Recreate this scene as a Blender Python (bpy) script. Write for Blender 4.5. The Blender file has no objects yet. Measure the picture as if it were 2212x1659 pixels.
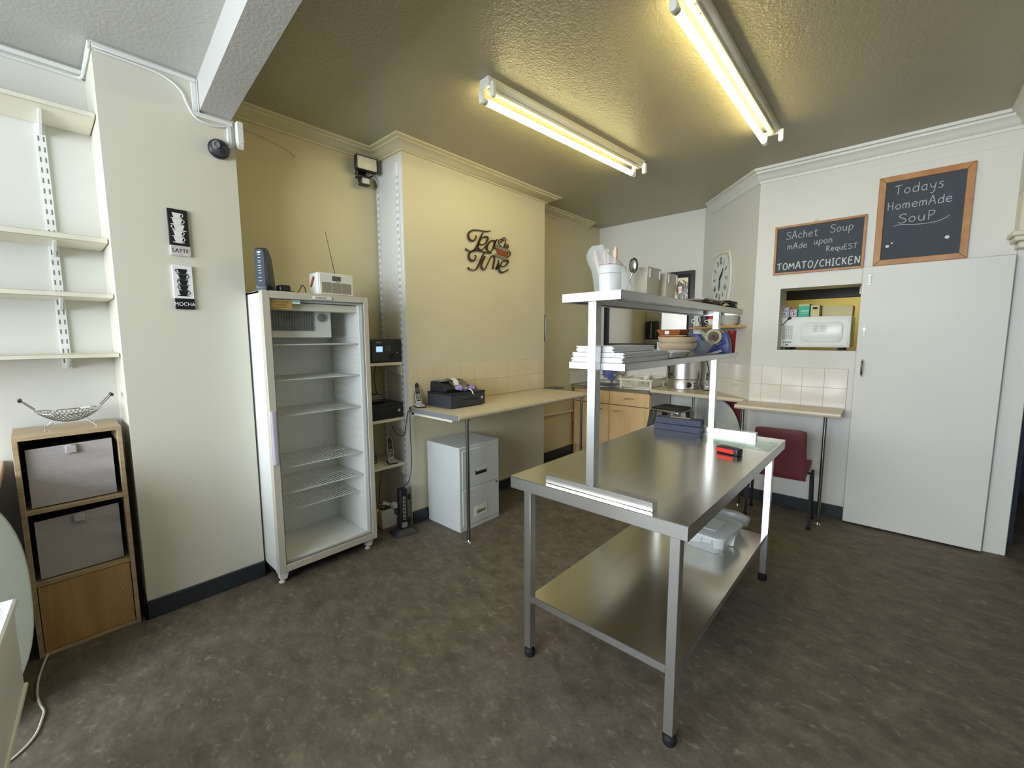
import bpy, bmesh, math, random
from mathutils import Vector, Matrix
random.seed(7)
SC = bpy.context.scene
COL = SC.collection

# ------------------------------------------------------------------ camera
F_PX, YAW, PITCH, ROLL = 926.04, 0.734474, 0.108895, -0.003875
cam_d = bpy.data.cameras.new('camera')
cam_d.sensor_fit = 'HORIZONTAL'; cam_d.sensor_width = 36.0
cam_d.lens = F_PX / 2212.0 * 36.0
cam_d.clip_start = 0.02
cam = bpy.data.objects.new('camera', cam_d); COL.objects.link(cam)
fw = Vector((-math.sin(YAW)*math.cos(PITCH), math.cos(YAW)*math.cos(PITCH), -math.sin(PITCH)))
rt = Vector((math.cos(YAW), math.sin(YAW), 0)); up = rt.cross(fw)
r2 = math.cos(ROLL)*rt + math.sin(ROLL)*up; u2 = -math.sin(ROLL)*rt + math.cos(ROLL)*up
m = Matrix((r2, u2, -fw)).transposed().to_4x4(); m.translation = (0, 0, 1.5)
cam.matrix_world = m
SC.camera = cam

# ------------------------------------------------------------------ world, daylight, exposure
w = bpy.data.worlds.new('world'); SC.world = w; w.use_nodes = True
w.node_tree.nodes['Background'].inputs[0].default_value = (0.75, 0.87, 1.0, 1)
w.node_tree.nodes['Background'].inputs[1].default_value = 0.6
SC.view_settings.view_transform = 'Standard'; SC.view_settings.look = 'None'
SC.view_settings.gamma = 1.0; SC.view_settings.use_curve_mapping = False
SC.view_settings.exposure = 0.2

def area(name, loc, rot, sx, sy, power, col):
    d = bpy.data.lights.new(name, 'AREA'); d.shape = 'RECTANGLE'; d.size = sx; d.size_y = sy
    d.energy = power; d.color = col
    o = bpy.data.objects.new(name, d); COL.objects.link(o); o.location = loc; o.rotation_euler = rot
    return o
# daylight entering by the shop window in the wall behind the camera
area('shop_window_daylight', (-1.1, -3.42, 1.90), (math.radians(90), 0, 0), 3.9, 1.62, 300, (0.84, 0.92, 1.0))
TUBE_COL = (1.0, 0.87, 0.42); TUBE_STR = 21.0

# ------------------------------------------------------------------ materials
def lin(c):
    c = c/255.0
    return c/12.92 if c <= 0.04045 else ((c+0.055)/1.055)**2.4
def rgb(c): return (lin(c[0]), lin(c[1]), lin(c[2]), 1)
def mat(name, c, rough=0.6, metal=0.0, var=0.06, scale=6.0, bump=0.0, bscale=80.0, stretch=(1,1,1), spec=0.5, coat=0.0, bdist=0.004):
    m = bpy.data.materials.new(name); m.use_nodes = True
    n = m.node_tree.nodes; l = m.node_tree.links; b = n['Principled BSDF']
    b.inputs['Roughness'].default_value = rough; b.inputs['Metallic'].default_value = metal
    b.inputs['Specular IOR Level'].default_value = spec
    if coat: b.inputs['Coat Weight'].default_value = coat
    tc = n.new('ShaderNodeTexCoord'); mp = n.new('ShaderNodeMapping'); mp.inputs['Scale'].default_value = stretch
    l.new(tc.outputs['Object'], mp.inputs['Vector'])
    nz = n.new('ShaderNodeTexNoise'); nz.inputs['Scale'].default_value = scale; nz.inputs['Detail'].default_value = 6
    l.new(mp.outputs[0], nz.inputs['Vector'])
    r = n.new('ShaderNodeValToRGB'); col = rgb(c)
    r.color_ramp.elements[0].position = 0.3; r.color_ramp.elements[1].position = 0.7
    r.color_ramp.elements[0].color = tuple(max(0, x*(1-var)) for x in col[:3])+(1,)
    r.color_ramp.elements[1].color = tuple(min(1, x*(1+var)) for x in col[:3])+(1,)
    l.new(nz.outputs['Fac'], r.inputs[0]); l.new(r.outputs[0], b.inputs['Base Color'])
    if bump:
        n2 = n.new('ShaderNodeTexNoise'); n2.inputs['Scale'].default_value = bscale; n2.inputs['Detail'].default_value = 3
        l.new(mp.outputs[0], n2.inputs['Vector'])
        bp = n.new('ShaderNodeBump'); bp.inputs['Strength'].default_value = bump; bp.inputs['Distance'].default_value = bdist
        l.new(n2.outputs['Fac'], bp.inputs['Height']); l.new(bp.outputs[0], b.inputs['Normal'])
    return m
def wood(name, a, c, rough=0.45, stretch=(1, 1, 12), scale=3.0):
    m = bpy.data.materials.new(name); m.use_nodes = True
    n = m.node_tree.nodes; l = m.node_tree.links; b = n['Principled BSDF']; b.inputs['Roughness'].default_value = rough
    tc = n.new('ShaderNodeTexCoord'); mp = n.new('ShaderNodeMapping'); mp.inputs['Scale'].default_value = stretch
    l.new(tc.outputs['Object'], mp.inputs['Vector'])
    nz = n.new('ShaderNodeTexNoise'); nz.inputs['Scale'].default_value = scale; nz.inputs['Detail'].default_value = 8
    nz.inputs['Roughness'].default_value = 0.65
    l.new(mp.outputs[0], nz.inputs['Vector'])
    r = n.new('ShaderNodeValToRGB'); r.color_ramp.elements[0].color = rgb(a); r.color_ramp.elements[1].color = rgb(c)
    r.color_ramp.elements[0].position = 0.35; r.color_ramp.elements[1].position = 0.65
    l.new(nz.outputs['Fac'], r.inputs[0]); l.new(r.outputs[0], b.inputs['Base Color'])
    return m
def glassm(name, tint=(1, 1, 1), rough=0.0, opaque=0.0, ior=1.45, milk=(230, 235, 235)):
    """thin clear sheet: mostly see-through with a fresnel gloss, optionally milky"""
    m = bpy.data.materials.new(name); m.use_nodes = True
    n = m.node_tree.nodes; l = m.node_tree.links
    for x in list(n):
        if x.type != 'OUTPUT_MATERIAL': n.remove(x)
    out = [x for x in n if x.type == 'OUTPUT_MATERIAL'][0]
    t = n.new('ShaderNodeBsdfTransparent'); t.inputs[0].default_value = tuple(tint)+(1,)
    g = n.new('ShaderNodeBsdfGlossy'); g.inputs['Roughness'].default_value = rough
    fr = n.new('ShaderNodeFresnel'); fr.inputs[0].default_value = ior
    ge = n.new('ShaderNodeNewGeometry'); iv = n.new('ShaderNodeMath'); iv.operation = 'SUBTRACT'; iv.inputs[0].default_value = 1.0; l.new(ge.outputs['Backfacing'], iv.inputs[1])
    mu = n.new('ShaderNodeMath'); mu.operation = 'MULTIPLY'; l.new(fr.outputs[0], mu.inputs[0]); l.new(iv.outputs[0], mu.inputs[1])
    mx = n.new('ShaderNodeMixShader'); l.new(mu.outputs[0], mx.inputs[0]); l.new(t.outputs[0], mx.inputs[1]); l.new(g.outputs[0], mx.inputs[2])
    last = mx
    if opaque > 0:
        d = n.new('ShaderNodeBsdfDiffuse'); nz = n.new('ShaderNodeTexNoise'); nz.inputs['Scale'].default_value = 9
        r = n.new('ShaderNodeValToRGB'); c = rgb(milk)
        r.color_ramp.elements[0].color = tuple(x*0.9 for x in c[:3])+(1,); r.color_ramp.elements[1].color = c
        l.new(nz.outputs['Fac'], r.inputs[0]); l.new(r.outputs[0], d.inputs[0])
        m2 = n.new('ShaderNodeMixShader'); m2.inputs[0].default_value = opaque
        l.new(mx.outputs[0], m2.inputs[1]); l.new(d.outputs[0], m2.inputs[2]); last = m2
    l.new(last.outputs[0], out.inputs[0])
    return m
def emis(name, c, s):
    m = bpy.data.materials.new(name); m.use_nodes = True
    n = m.node_tree.nodes; l = m.node_tree.links; b = n['Principled BSDF']
    b.inputs['Base Color'].default_value = (0.8, 0.8, 0.8, 1)
    b.inputs['Emission Color'].default_value = tuple(c)+(1,); b.inputs['Emission Strength'].default_value = s
    return m

M = {}
M['wall'] = mat('wall_paint', (212, 209, 192), 0.42, var=0.025, scale=1.6, bump=0.10, bscale=55)
M['wally'] = mat('wall_paint_tube_tint', (215, 208, 180), 0.42, var=0.03, scale=1.6, bump=0.10, bscale=55)  # yellow of the tube light mixed into the chimney breast colour
M['walltubed'] = mat('wall_paint_deep_tube_tint', (206, 197, 160), 0.42, var=0.04, scale=1.6, bump=0.10, bscale=55)  # deeper tube-light yellow put into the alcove and left cornice colour
M['wallw'] = mat('wall_paint_pale', (212, 211, 204), 0.42, var=0.02, scale=1.6, bump=0.08, bscale=55)
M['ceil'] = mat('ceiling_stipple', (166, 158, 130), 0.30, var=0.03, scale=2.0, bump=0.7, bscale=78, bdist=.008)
M['ceilw'] = mat('ceiling_white', (186, 185, 180), 0.45, var=0.03, scale=2.0, bump=0.35, bscale=60, bdist=.005)
M['trim'] = mat('gloss_cream', (214, 208, 186), 0.3, var=0.02)
M['skirt'] = mat('skirting_slate', (46, 50, 55), 0.35, var=0.06)
M['white'] = mat('white_plastic', (226, 226, 222), 0.4, var=0.02)
M['whitegl'] = mat('white_enamel', (226, 227, 224), 0.25, var=0.02)
M['offwhite'] = mat('cream_plastic', (222, 218, 200), 0.4, var=0.03)
M['steel'] = mat('brushed_steel', (214, 214, 212), 0.31, 1.0, var=0.05, scale=4)
M['steely'] = mat('brushed_steel_long', (228, 225, 216), 0.20, 1.0, var=0.04, scale=2.5, stretch=(12, 1, 12))
M['chrome'] = mat('chrome', (205, 205, 205), 0.12, 1.0, var=0.02)
M['polem'] = mat('steel_pole', (150, 150, 150), 0.2, 1.0, var=0.04)
M['alu'] = mat('aluminium_grey', (196, 191, 176), 0.45, 0.1, var=0.03)
M['black'] = mat('black_plastic', (26, 27, 30), 0.4, var=0.1)
M['black2'] = mat('charcoal_plastic', (48, 50, 56), 0.42, var=0.08)
M['rubber'] = mat('black_rubber', (14, 14, 14), 0.7, var=0.1)
M['frame'] = mat('black_frame', (24, 24, 28), 0.35, var=0.1)
M['oak'] = wood('oak_veneer', (172, 148, 114), (200, 176, 140), stretch=(1.5, 1.5, 14))
M['oakh'] = wood('oak_veneer_across', (172, 148, 114), (198, 174, 138), stretch=(3, 1, 8))
M['oakdoor'] = wood('warm_wood_door', (170, 132, 82), (198, 158, 106), stretch=(2, 6, 0.7), scale=2.5)
M['beech'] = wood('beech_veneer', (210, 174, 122), (224, 190, 140), stretch=(6, 6, 0.8), scale=3)
M['pine'] = wood('pine_frame', (160, 108, 60), (182, 132, 80), stretch=(3, 3, 3), scale=4)
M['shelfwood'] = wood('pine_shelf', (196, 150, 98), (214, 172, 120), stretch=(1, 6, 6))
M['worktop'] = mat('beige_laminate', (206, 194, 168), 0.35, var=0.09, scale=60)
M['worktopg'] = mat('beige_laminate_pale', (206, 192, 168), 0.35, var=0.08, scale=60)
M['fabricg'] = mat('grey_fabric', (186, 180, 178), 0.9, var=0.06, scale=40, bump=0.25, bscale=14, stretch=(1, 1, 3))
M['fabricd'] = mat('dark_fabric', (30, 29, 32), 0.9, var=0.1)
M['tilew'] = mat('glazed_tile_white', (224, 218, 210), 0.14, var=0.02, scale=3)
M['tile'] = mat('glazed_tile', (220, 208, 176), 0.14, var=0.02, scale=3)
M['grout'] = mat('grout', (196, 184, 156), 0.8, var=0.05)
M['grey'] = mat('grey_enamel', (196, 200, 198), 0.35, var=0.02)
M['greyd'] = mat('mid_grey', (120, 122, 122), 0.5, var=0.05)
M['slate'] = mat('chalkboard', (62, 68, 78), 0.75, var=0.12, scale=5)
M['chalk'] = mat('chalk', (214, 216, 214), 0.95, var=0.05)
M['chalkf'] = mat('faint_chalk', (178, 182, 184), 0.95, var=0.08)
M['maroon'] = mat('maroon_vinyl', (98, 30, 38), 0.5, var=0.1, bump=0.05)
M['navy'] = mat('dark_blue_card', (52, 58, 80), 0.6, var=0.06)
M['blue'] = mat('blue_plastic', (28, 52, 132), 0.35, var=0.05)
M['red'] = mat('red_plastic', (176, 38, 42), 0.4, var=0.06)
M['redb'] = mat('bright_red_plastic', (226, 52, 44), 0.4, var=0.05)
M['brown'] = mat('terracotta', (158, 92, 44), 0.5, var=0.1, scale=20)
M['stone'] = mat('beige_stoneware', (196, 174, 144), 0.3, var=0.05, coat=0.4)
M['china'] = mat('white_china', (230, 228, 222), 0.18, var=0.02)
M['bronze'] = mat('dark_metal', (76, 62, 48), 0.42, 0.6, var=0.15, scale=30)
M['copper'] = mat('burnt_orange_enamel', (156, 82, 42), 0.4, 0.3, var=0.15, scale=25)
M['greymetal'] = mat('grey_metal', (150, 148, 138), 0.4, 0.5, var=0.08)
M['paper'] = mat('white_paper', (232, 232, 232), 0.8, var=0.03)
M['paperb'] = mat('brown_paper', (206, 190, 150), 0.8, var=0.06)
M['lilac'] = mat('lilac_plastic', (150, 128, 172), 0.35, var=0.12, scale=25)
M['tealblue'] = mat('blue_grey_box', (30, 44, 60), 0.62, var=0.05)
M['green'] = mat('green_card', (60, 176, 144), 0.6, var=0.04)
M['card'] = mat('cream_card', (206, 196, 150), 0.7, var=0.05)
M['lav'] = mat('lavender_card', (176, 168, 182), 0.7, var=0.05)
M['yellow'] = mat('yellow_plastic', (216, 176, 60), 0.5, var=0.06)
M['paleyellow'] = mat('pale_yellow_plastic', (224, 204, 120), 0.5, var=0.05)
M['gold'] = mat('gold_label', (178, 150, 84), 0.5, 0.2, var=0.06)
M['discgrey'] = mat('grey_green_laminate', (168, 172, 156), 0.5, var=0.03)
M['bluecloth'] = mat('blue_cloth', (98, 104, 160), 0.85, var=0.12, bump=0.2)
M['leather'] = mat('tan_leather', (150, 78, 48), 0.6, var=0.1)
M['silverp'] = mat('silver_plastic', (190, 190, 187), 0.35, 0.15, var=0.03)
M['kwall'] = mat('kitchen_yellow', (224, 212, 150), 0.5, var=0.03)
M['sidewall'] = mat('grey_brown_paint', (120, 116, 108), 0.6, var=.04)
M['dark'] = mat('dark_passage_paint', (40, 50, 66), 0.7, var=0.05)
M['duct'] = mat('dark_duct', (52, 52, 52), 0.35, 0.8, var=0.1)
M['screen'] = emis('blue_screen', (0.12, 0.32, 1.0), 1.6)
M['lcd'] = mat('grey_lcd', (84, 88, 80), 0.25, var=0.05)
M['glass'] = glassm('door_glass', (0.99, 1.0, 1.0), ior=1.22)
M['glassg'] = glassm('green_edge_glass', (0.91, 0.96, 0.93))
M['film'] = glassm('clear_film', (0.96, 0.96, 0.96), 0.10, 0.27)
M['milky'] = glassm('milky_plastic', (0.9, 0.92, 0.92), 0.15, 0.42)
M['lidm'] = glassm('milky_lid', (0.9, 0.92, 0.92), 0.2, 0.66)
M['clearg'] = glassm('clear_glassware', (0.88, 0.9, 0.88), 0.05, 0.12)
M['tube'] = emis('lit_tube', TUBE_COL, TUBE_STR)
M['mirror'] = mat('mirror_glass', (225, 225, 222), 0.02, 1.0, var=0.0)

def floor_mat():
    m = bpy.data.materials.new('marbled_vinyl'); m.use_nodes = True
    n = m.node_tree.nodes; l = m.node_tree.links; b = n['Principled BSDF']
    tc = n.new('ShaderNodeTexCoord')
    n1 = n.new('ShaderNodeTexNoise'); n1.inputs['Scale'].default_value = 7; n1.inputs['Detail'].default_value = 10
    n1.inputs['Roughness'].default_value = 0.68; n1.inputs['Distortion'].default_value = 0.25
    mp = n.new('ShaderNodeMapping'); mp.inputs['Scale'].default_value = (1.0, 1.45, 1); mp.inputs['Rotation'].default_value = (0, 0, 0.5)
    l.new(tc.outputs['Object'], mp.inputs[0]); l.new(mp.outputs[0], n1.inputs['Vector'])
    r = n.new('ShaderNodeValToRGB'); e = r.color_ramp.elements
    e[0].position = 0.30; e[0].color = rgb((84, 75, 63)); e[1].position = 0.75; e[1].color = rgb((128, 118, 103))
    k = r.color_ramp.elements.new(0.5); k.color = rgb((104, 95, 81))
    l.new(n1.outputs['Fac'], r.inputs[0])
    n2 = n.new('ShaderNodeTexNoise'); n2.inputs['Scale'].default_value = 45; n2.inputs['Detail'].default_value = 6
    l.new(mp.outputs[0], n2.inputs['Vector'])
    r2 = n.new('ShaderNodeValToRGB'); r2.color_ramp.elements[0].position = 0.3; r2.color_ramp.elements[0].color = (0.5, 0.5, 0.5, 1)
    r2.color_ramp.elements[1].position = 0.7; r2.color_ramp.elements[1].color = (1, 1, 1, 1)
    l.new(n2.outputs['Fac'], r2.inputs[0])
    mx = n.new('ShaderNodeMixRGB'); mx.blend_type = 'MULTIPLY'; mx.inputs[0].default_value = 0.4
    l.new(r.outputs[0], mx.inputs[1]); l.new(r2.outputs[0], mx.inputs[2])
    n3 = n.new('ShaderNodeTexNoise'); n3.inputs['Scale'].default_value = 17; n3.inputs['Detail'].default_value = 7; n3.inputs['Roughness'].default_value = 0.72; n3.inputs['Distortion'].default_value = 0.25
    l.new(mp.outputs[0], n3.inputs['Vector'])
    r3 = n.new('ShaderNodeValToRGB'); r3.color_ramp.elements[0].position = 0.56; r3.color_ramp.elements[0].color = (0, 0, 0, 1); r3.color_ramp.elements[1].position = 0.74; r3.color_ramp.elements[1].color = (.75, .75, .75, 1)
    l.new(n3.outputs['Fac'], r3.inputs[0])
    m3 = n.new('ShaderNodeMixRGB'); l.new(r3.outputs[0], m3.inputs[0]); l.new(mx.outputs[0], m3.inputs[1]); m3.inputs[2].default_value = rgb((158, 150, 136))
    l.new(m3.outputs[0], b.inputs['Base Color'])
    b.inputs['Roughness'].default_value = 0.62
    bp = n.new('ShaderNodeBump'); bp.inputs['Strength'].default_value = 0.12; bp.inputs['Distance'].default_value = 0.002
    l.new(n2.outputs['Fac'], bp.inputs['Height']); l.new(bp.outputs[0], b.inputs['Normal'])
    return m
M['floor'] = floor_mat()

# ------------------------------------------------------------------ mesh helpers (world coordinates unless the thing is turned)
class MB:
    def __init__(s): s.bm = bmesh.new(); s.mi = 0
    def face(s, vs):
        try:
            f = s.bm.faces.new(vs); f.material_index = s.mi; return f
        except ValueError: return None
    def hexa(s, p):                     # 8 points: bottom ring 0-3, top ring 4-7
        v = [s.bm.verts.new(q) for q in p]
        for q in ((3, 2, 1, 0), (4, 5, 6, 7), (0, 1, 5, 4), (1, 2, 6, 5), (2, 3, 7, 6), (3, 0, 4, 7)): s.face([v[i] for i in q])
        return s
    def box(s, x0, y0, z0, x1, y1, z1, rz=0.0, piv=None):
        x0, x1 = min(x0, x1), max(x0, x1); y0, y1 = min(y0, y1), max(y0, y1); z0, z1 = min(z0, z1), max(z0, z1)
        P = [Vector(q) for q in ((x0,y0,z0),(x1,y0,z0),(x1,y1,z0),(x0,y1,z0),(x0,y0,z1),(x1,y0,z1),(x1,y1,z1),(x0,y1,z1))]
        if rz:
            c = Vector(piv) if piv else Vector(((x0+x1)/2, (y0+y1)/2, 0)); c.z = 0
            R = Matrix.Rotation(rz, 3, 'Z'); P = [R @ (q-c) + c for q in P]
        return s.hexa(P)
    def prism(s, pts, d):               # planar polygon (3D points) pushed along d
        d = Vector(d); a = [s.bm.verts.new(p) for p in pts]; b = [s.bm.verts.new(Vector(p)+d) for p in pts]
        s.face(a[::-1]); s.face(b); k = len(a)
        for i in range(k): s.face([a[i], a[(i+1) % k], b[(i+1) % k], b[i]])
        return s
    def tube(s, pts, r, n=8, closed=False, cap=True):
        P = [Vector(p) for p in pts]; k = len(P)
        R = list(r) if isinstance(r, (list, tuple)) else [r]*k
        rings = []; ref = None
        for i in range(k):
            if closed: t = (P[(i+1) % k]-P[i-1])
            else: t = (P[min(i+1, k-1)]-P[max(i-1, 0)])
            if t.length < 1e-9: t = Vector((0, 0, 1))
            t.normalize()
            if ref is None:
                ref = Vector((0, 0, 1)) if abs(t.z) < 0.9 else Vector((1, 0, 0))
            a = (ref - t*ref.dot(t))
            if a.length < 1e-6: a = t.orthogonal()
            a.normalize(); b = t.cross(a); ref = a
            off = math.pi/n if n == 4 else 0
            rings.append([s.bm.verts.new(P[i]+R[i]*(math.cos(2*math.pi*j/n+off)*a+math.sin(2*math.pi*j/n+off)*b)) for j in range(n)])
        for i in range(k if closed else k-1):
            A, B = rings[i], rings[(i+1) % k]
            for j in range(n): s.face([A[j], A[(j+1) % n], B[(j+1) % n], B[j]])
        if cap and not closed: s.face(rings[0][::-1]); s.face(rings[-1])
        return s
    def cyl(s, p0, p1, r, n=16): return s.tube([p0, p1], r, n)
    def lathe(s, prof, c, n=24, ax=None, cap=True, sx=1.0, sy=1.0):   # prof [(r, h)]
        c = Vector(c); az = Vector(ax).normalized() if ax else Vector((0, 0, 1))
        u = Vector((1, 0, 0)) if not ax else az.orthogonal().normalized(); v = az.cross(u)
        rings = []
        for r, h in prof:
            rings.append([s.bm.verts.new(c+az*h+u*(r*sx*math.cos(2*math.pi*j/n))+v*(r*sy*math.sin(2*math.pi*j/n))) for j in range(n)])
        for A, B in zip(rings, rings[1:]):
            for j in range(n): s.face([A[j], A[(j+1) % n], B[(j+1) % n], B[j]])
        if cap: s.face(rings[0][::-1]); s.face(rings[-1])
        return s
    def sphere(s, c, r, sc=(1, 1, 1), n=12):
        prof = []; c = Vector(c); rings = []
        for i in range(n+1):
            a = math.pi*i/n; rr = max(1e-4, math.sin(a)); h = -math.cos(a)
            rings.append([s.bm.verts.new(c+Vector((r*sc[0]*rr*math.cos(2*math.pi*j/16), r*sc[1]*rr*math.sin(2*math.pi*j/16), r*sc[2]*h))) for j in range(16)])
        for A, B in zip(rings, rings[1:]):
            for j in range(16): s.face([A[j], A[(j+1) % 16], B[(j+1) % 16], B[j]])
        return s
    def rbox(s, x0, y0, z0, x1, y1, z1, r, n=4, axis='z'):   # box with rounded vertical (or given axis) edges
        if axis == 'z': A, B, C = (x0, x1), (y0, y1), (z0, z1); f = lambda a, b, c: (a, b, c)
        elif axis == 'x': A, B, C = (y0, y1), (z0, z1), (x0, x1); f = lambda a, b, c: (c, a, b)
        else: A, B, C = (z0, z1), (x0, x1), (y0, y1); f = lambda a, b, c: (b, c, a)
        pts = []
        for cx, cy, a0 in ((A[1]-r, B[1]-r, 0), (A[0]+r, B[1]-r, 90), (A[0]+r, B[0]+r, 180), (A[1]-r, B[0]+r, 270)):
            for i in range(n+1):
                t = math.radians(a0+90*i/n); pts.append((cx+r*math.cos(t), cy+r*math.sin(t)))
        d = Vector(f(0, 0, C[1]-C[0]))
        return s.prism([f(a, b, C[0]) for a, b in pts], d)
    def xf(s, mtx): bmesh.ops.transform(s.bm, matrix=mtx, verts=s.bm.verts[:]); return s

ORG = {}
def build(name, mb, mats, parent=None, bevel=0.0, seg=1, smooth=True, flip=False):
    bm = mb.bm
    bmesh.ops.recalc_face_normals(bm, faces=bm.faces[:])
    if bevel > 0:
        ed = [e for e in bm.edges if len(e.link_faces) == 2 and e.calc_face_angle(0) > 0.5]
        bmesh.ops.bevel(bm, geom=ed, offset=bevel, segments=seg, affect='EDGES', profile=0.6)
    me = bpy.data.meshes.new(name); bm.to_mesh(me); bm.free()
    for k in (mats if isinstance(mats, (list, tuple)) else [mats]): me.materials.append(M[k] if isinstance(k, str) else k)
    if smooth:
        me.shade_smooth(); me.set_sharp_from_angle(angle=math.radians(38))
    o = bpy.data.objects.new(name, me); COL.objects.link(o)
    if parent is not None:
        org = ORG.get(parent.name, None)
        if org is not None:
            me.transform(Matrix.Translation(-org)); ORG[o.name] = org
        o.parent = parent
    return o
def thing(name, label, cat, loc=(0, 0, 0), rz=0.0, group=None):
    """Empty at the thing's base. rz None -> parts given in world coordinates; a number -> parts in local coordinates."""
    o = bpy.data.objects.new(name, None); COL.objects.link(o); o.location = loc
    o.empty_display_size = 0.05
    o['label'] = label; o['category'] = cat
    if group: o['group'] = group
    if rz is None: ORG[o.name] = Vector(loc)
    else: o.rotation_euler = (0, 0, rz)
    return o
def solo(name, mb, mats, label, cat, group=None, bevel=0.0, seg=1, loc=None):
    o = build(name, mb, mats, None, bevel, seg); o['label'] = label; o['category'] = cat
    if group: o['group'] = group
    if loc is not None:
        o.data.transform(Matrix.Translation(-Vector(loc))); o.location = loc
    return o
def struct(name, mb, mats, parent=None, bevel=0.0, smooth=True):
    o = build(name, mb, mats, parent, bevel, smooth=smooth)
    if parent is None: o['kind'] = 'structure'
    return o
def textmesh(body, size, origin, U, V, depth=0.001, align='LEFT', shear=0.0, sx=1.0):
    """letters as an MB in the plane (U right, V up)"""
    c = bpy.data.curves.new('t', 'FONT'); c.body = body; c.size = size; c.extrude = depth/2; c.align_x = align; c.shear = shear
    o = bpy.data.objects.new('t', c); COL.objects.link(o); bpy.context.view_layer.update()
    me = bpy.data.meshes.new_from_object(o.evaluated_get(bpy.context.evaluated_depsgraph_get()))
    COL.objects.unlink(o); bpy.data.objects.remove(o); bpy.data.curves.remove(c)
    U = Vector(U).normalized(); V = Vector(V).normalized(); W = U.cross(V)
    mtx = Matrix((U*sx, V, W)).transposed().to_4x4(); mtx.translation = Vector(origin)
    me.transform(mtx); mb = MB(); mb.bm.from_mesh(me); bpy.data.meshes.remove(me)
    return mb
def arc(c, u, v, r, a0, a1, n=12):
    c = Vector(c); u = Vector(u); v = Vector(v)
    return [c+u*(r*math.cos(math.radians(a0+(a1-a0)*i/n)))+v*(r*math.sin(math.radians(a0+(a1-a0)*i/n))) for i in range(n+1)]
def spline(pts, k=5):                   # Catmull-Rom through the points
    P = [Vector(p) for p in pts]; out = []
    for i in range(len(P)-1):
        a = P[max(i-1, 0)]; b = P[i]; c = P[i+1]; d = P[min(i+2, len(P)-1)]
        for j in range(k):
            t = j/k
            out.append(0.5*((2*b)+(c-a)*t+(2*a-5*b+4*c-d)*t*t+(3*b-a-3*c+d)*t**3))
    out.append(P[-1]); return out

# ================================================================== THE SETTING
CZ, CZL = 2.93, 2.885                    # ceiling height, and on the shop side of the beam
XA1, XP, XA2, XC, XA3 = -3.25, -2.90, -3.19, -2.83, -3.08     # shelf alcove, pillar, fridge alcove, chimney breast, sink alcove
YP0, YP1, YC0, YC1, YS, YB = 0.29, 0.86, 1.93, 3.65, 5.17, 4.35
CH_A, CH_B = Vector((-1.0, 4.35, 0)), Vector((-1.73, 5.17, 0))
CH_D = (CH_B-CH_A).normalized(); CH_N = Vector((-CH_D.y, CH_D.x, 0))
if CH_N.dot(-CH_A) < 0: CH_N = -CH_N     # points into the room
def ch(u, off, z): return Vector((CH_A.x, CH_A.y, z)) + CH_D*u + CH_N*off   # point on the diagonal wall

struct('floor', MB().box(-3.6, -3.6, -0.1, 3.2, 7.2, 0.0), 'floor')
mb = MB().prism([(-3.6, .80, CZ), (3.2, .29, CZ), (3.2, 7.2, CZ), (-3.6, 7.2, CZ)], (0, 0, .1))
struct('ceiling', mb, 'ceil')
# ceiling of the shop side, beyond the beam
struct('ceiling', MB().prism([(-3.6, -3.6, CZL), (3.2, -3.6, CZL), (3.2, .29, CZL), (-3.6, .80, CZL)], (0, 0, .1)), 'ceilw')
# beam running out from the pillar, slightly out of square
bz = 2.72; sl = -0.075
def by(x, y): return y + sl*(x+2.9)
mb = MB().hexa([(-3.0, by(-3.0, .70), bz), (3.0, by(3.0, .70), bz), (3.0, by(3.0, .845), bz), (-3.0, by(-3.0, .845), bz),
                (-3.0, by(-3.0, .70), CZ+.05), (3.0, by(3.0, .70), CZ+.05), (3.0, by(3.0, .845), CZ+.05), (-3.0, by(-3.0, .845), CZ+.05)])
struct('trim_1', mb, 'ceilw')
struct('wall_left', MB().box(-3.6, -3.6, 0, XA1, YP0, CZ), 'wallw')
struct('wall_pillar', MB().box(-3.6, YP0, 0, XP, YP1, CZ), 'wall')
struct('wall_alcove', MB().box(-3.6, YP1, 0, XA2, YC0, CZ), 'walltubed')
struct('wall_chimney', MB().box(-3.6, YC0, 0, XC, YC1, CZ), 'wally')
struct('wall_alcove', MB().box(-3.6, YC1, 0, XA3, 5.4, CZ), 'walltubed')
struct('wall_far', MB().box(XA3, YS, 0, CH_B.x, YS+.25, CZ), 'wallw')
a, b = CH_A, CH_B; t = CH_N*0.25
struct('wall_diagonal', MB().prism([(a.x, a.y, 0), (b.x, b.y, 0), (b.x-t.x, b.y-t.y, 0), (a.x-t.x, a.y-t.y, 0)], (0, 0, CZ)), 'wallw')
HX0, HX1, HZ0, HZ1, WT = -0.80, 0.10, 1.38, 1.905, 0.27
mb = MB()
mb.box(-1.0, YB, 0, HX0, YB+WT, CZ).box(HX1, YB, 0, 0.63, YB+WT, CZ)
mb.box(HX0, YB, 0, HX1, YB+WT, HZ0).box(HX0, YB, HZ1, HX1, YB+WT, CZ)
struct('wall_right', mb, 'wallw')
struct('wall_right', MB().box(0.63, YB, 2.25, 3.0, YB+WT, CZ).box(1.5, YB, 0, 3.0, YB+WT, 2.25), 'wallw')
struct('wall_side', MB().box(3.0, -3.6, 0, 3.2, 7.2, CZ), 'sidewall')
mb = MB().box(-3.6, -3.7, 0, 3.2, -3.5, 1.05).box(-3.6, -3.7, 2.75, 3.2, -3.5, CZ).box(-3.6, -3.7, 1.05, -3.1, -3.5, 2.75).box(.9, -3.7, 1.05, 3.2, -3.5, 2.75)
struct('wall_back', mb, 'wallw')
mb = MB()
for x in (-3.10, -1.80, -.47, .85): mb.box(x, -3.56, 1.05, x+.05, -3.5, 2.75)
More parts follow.
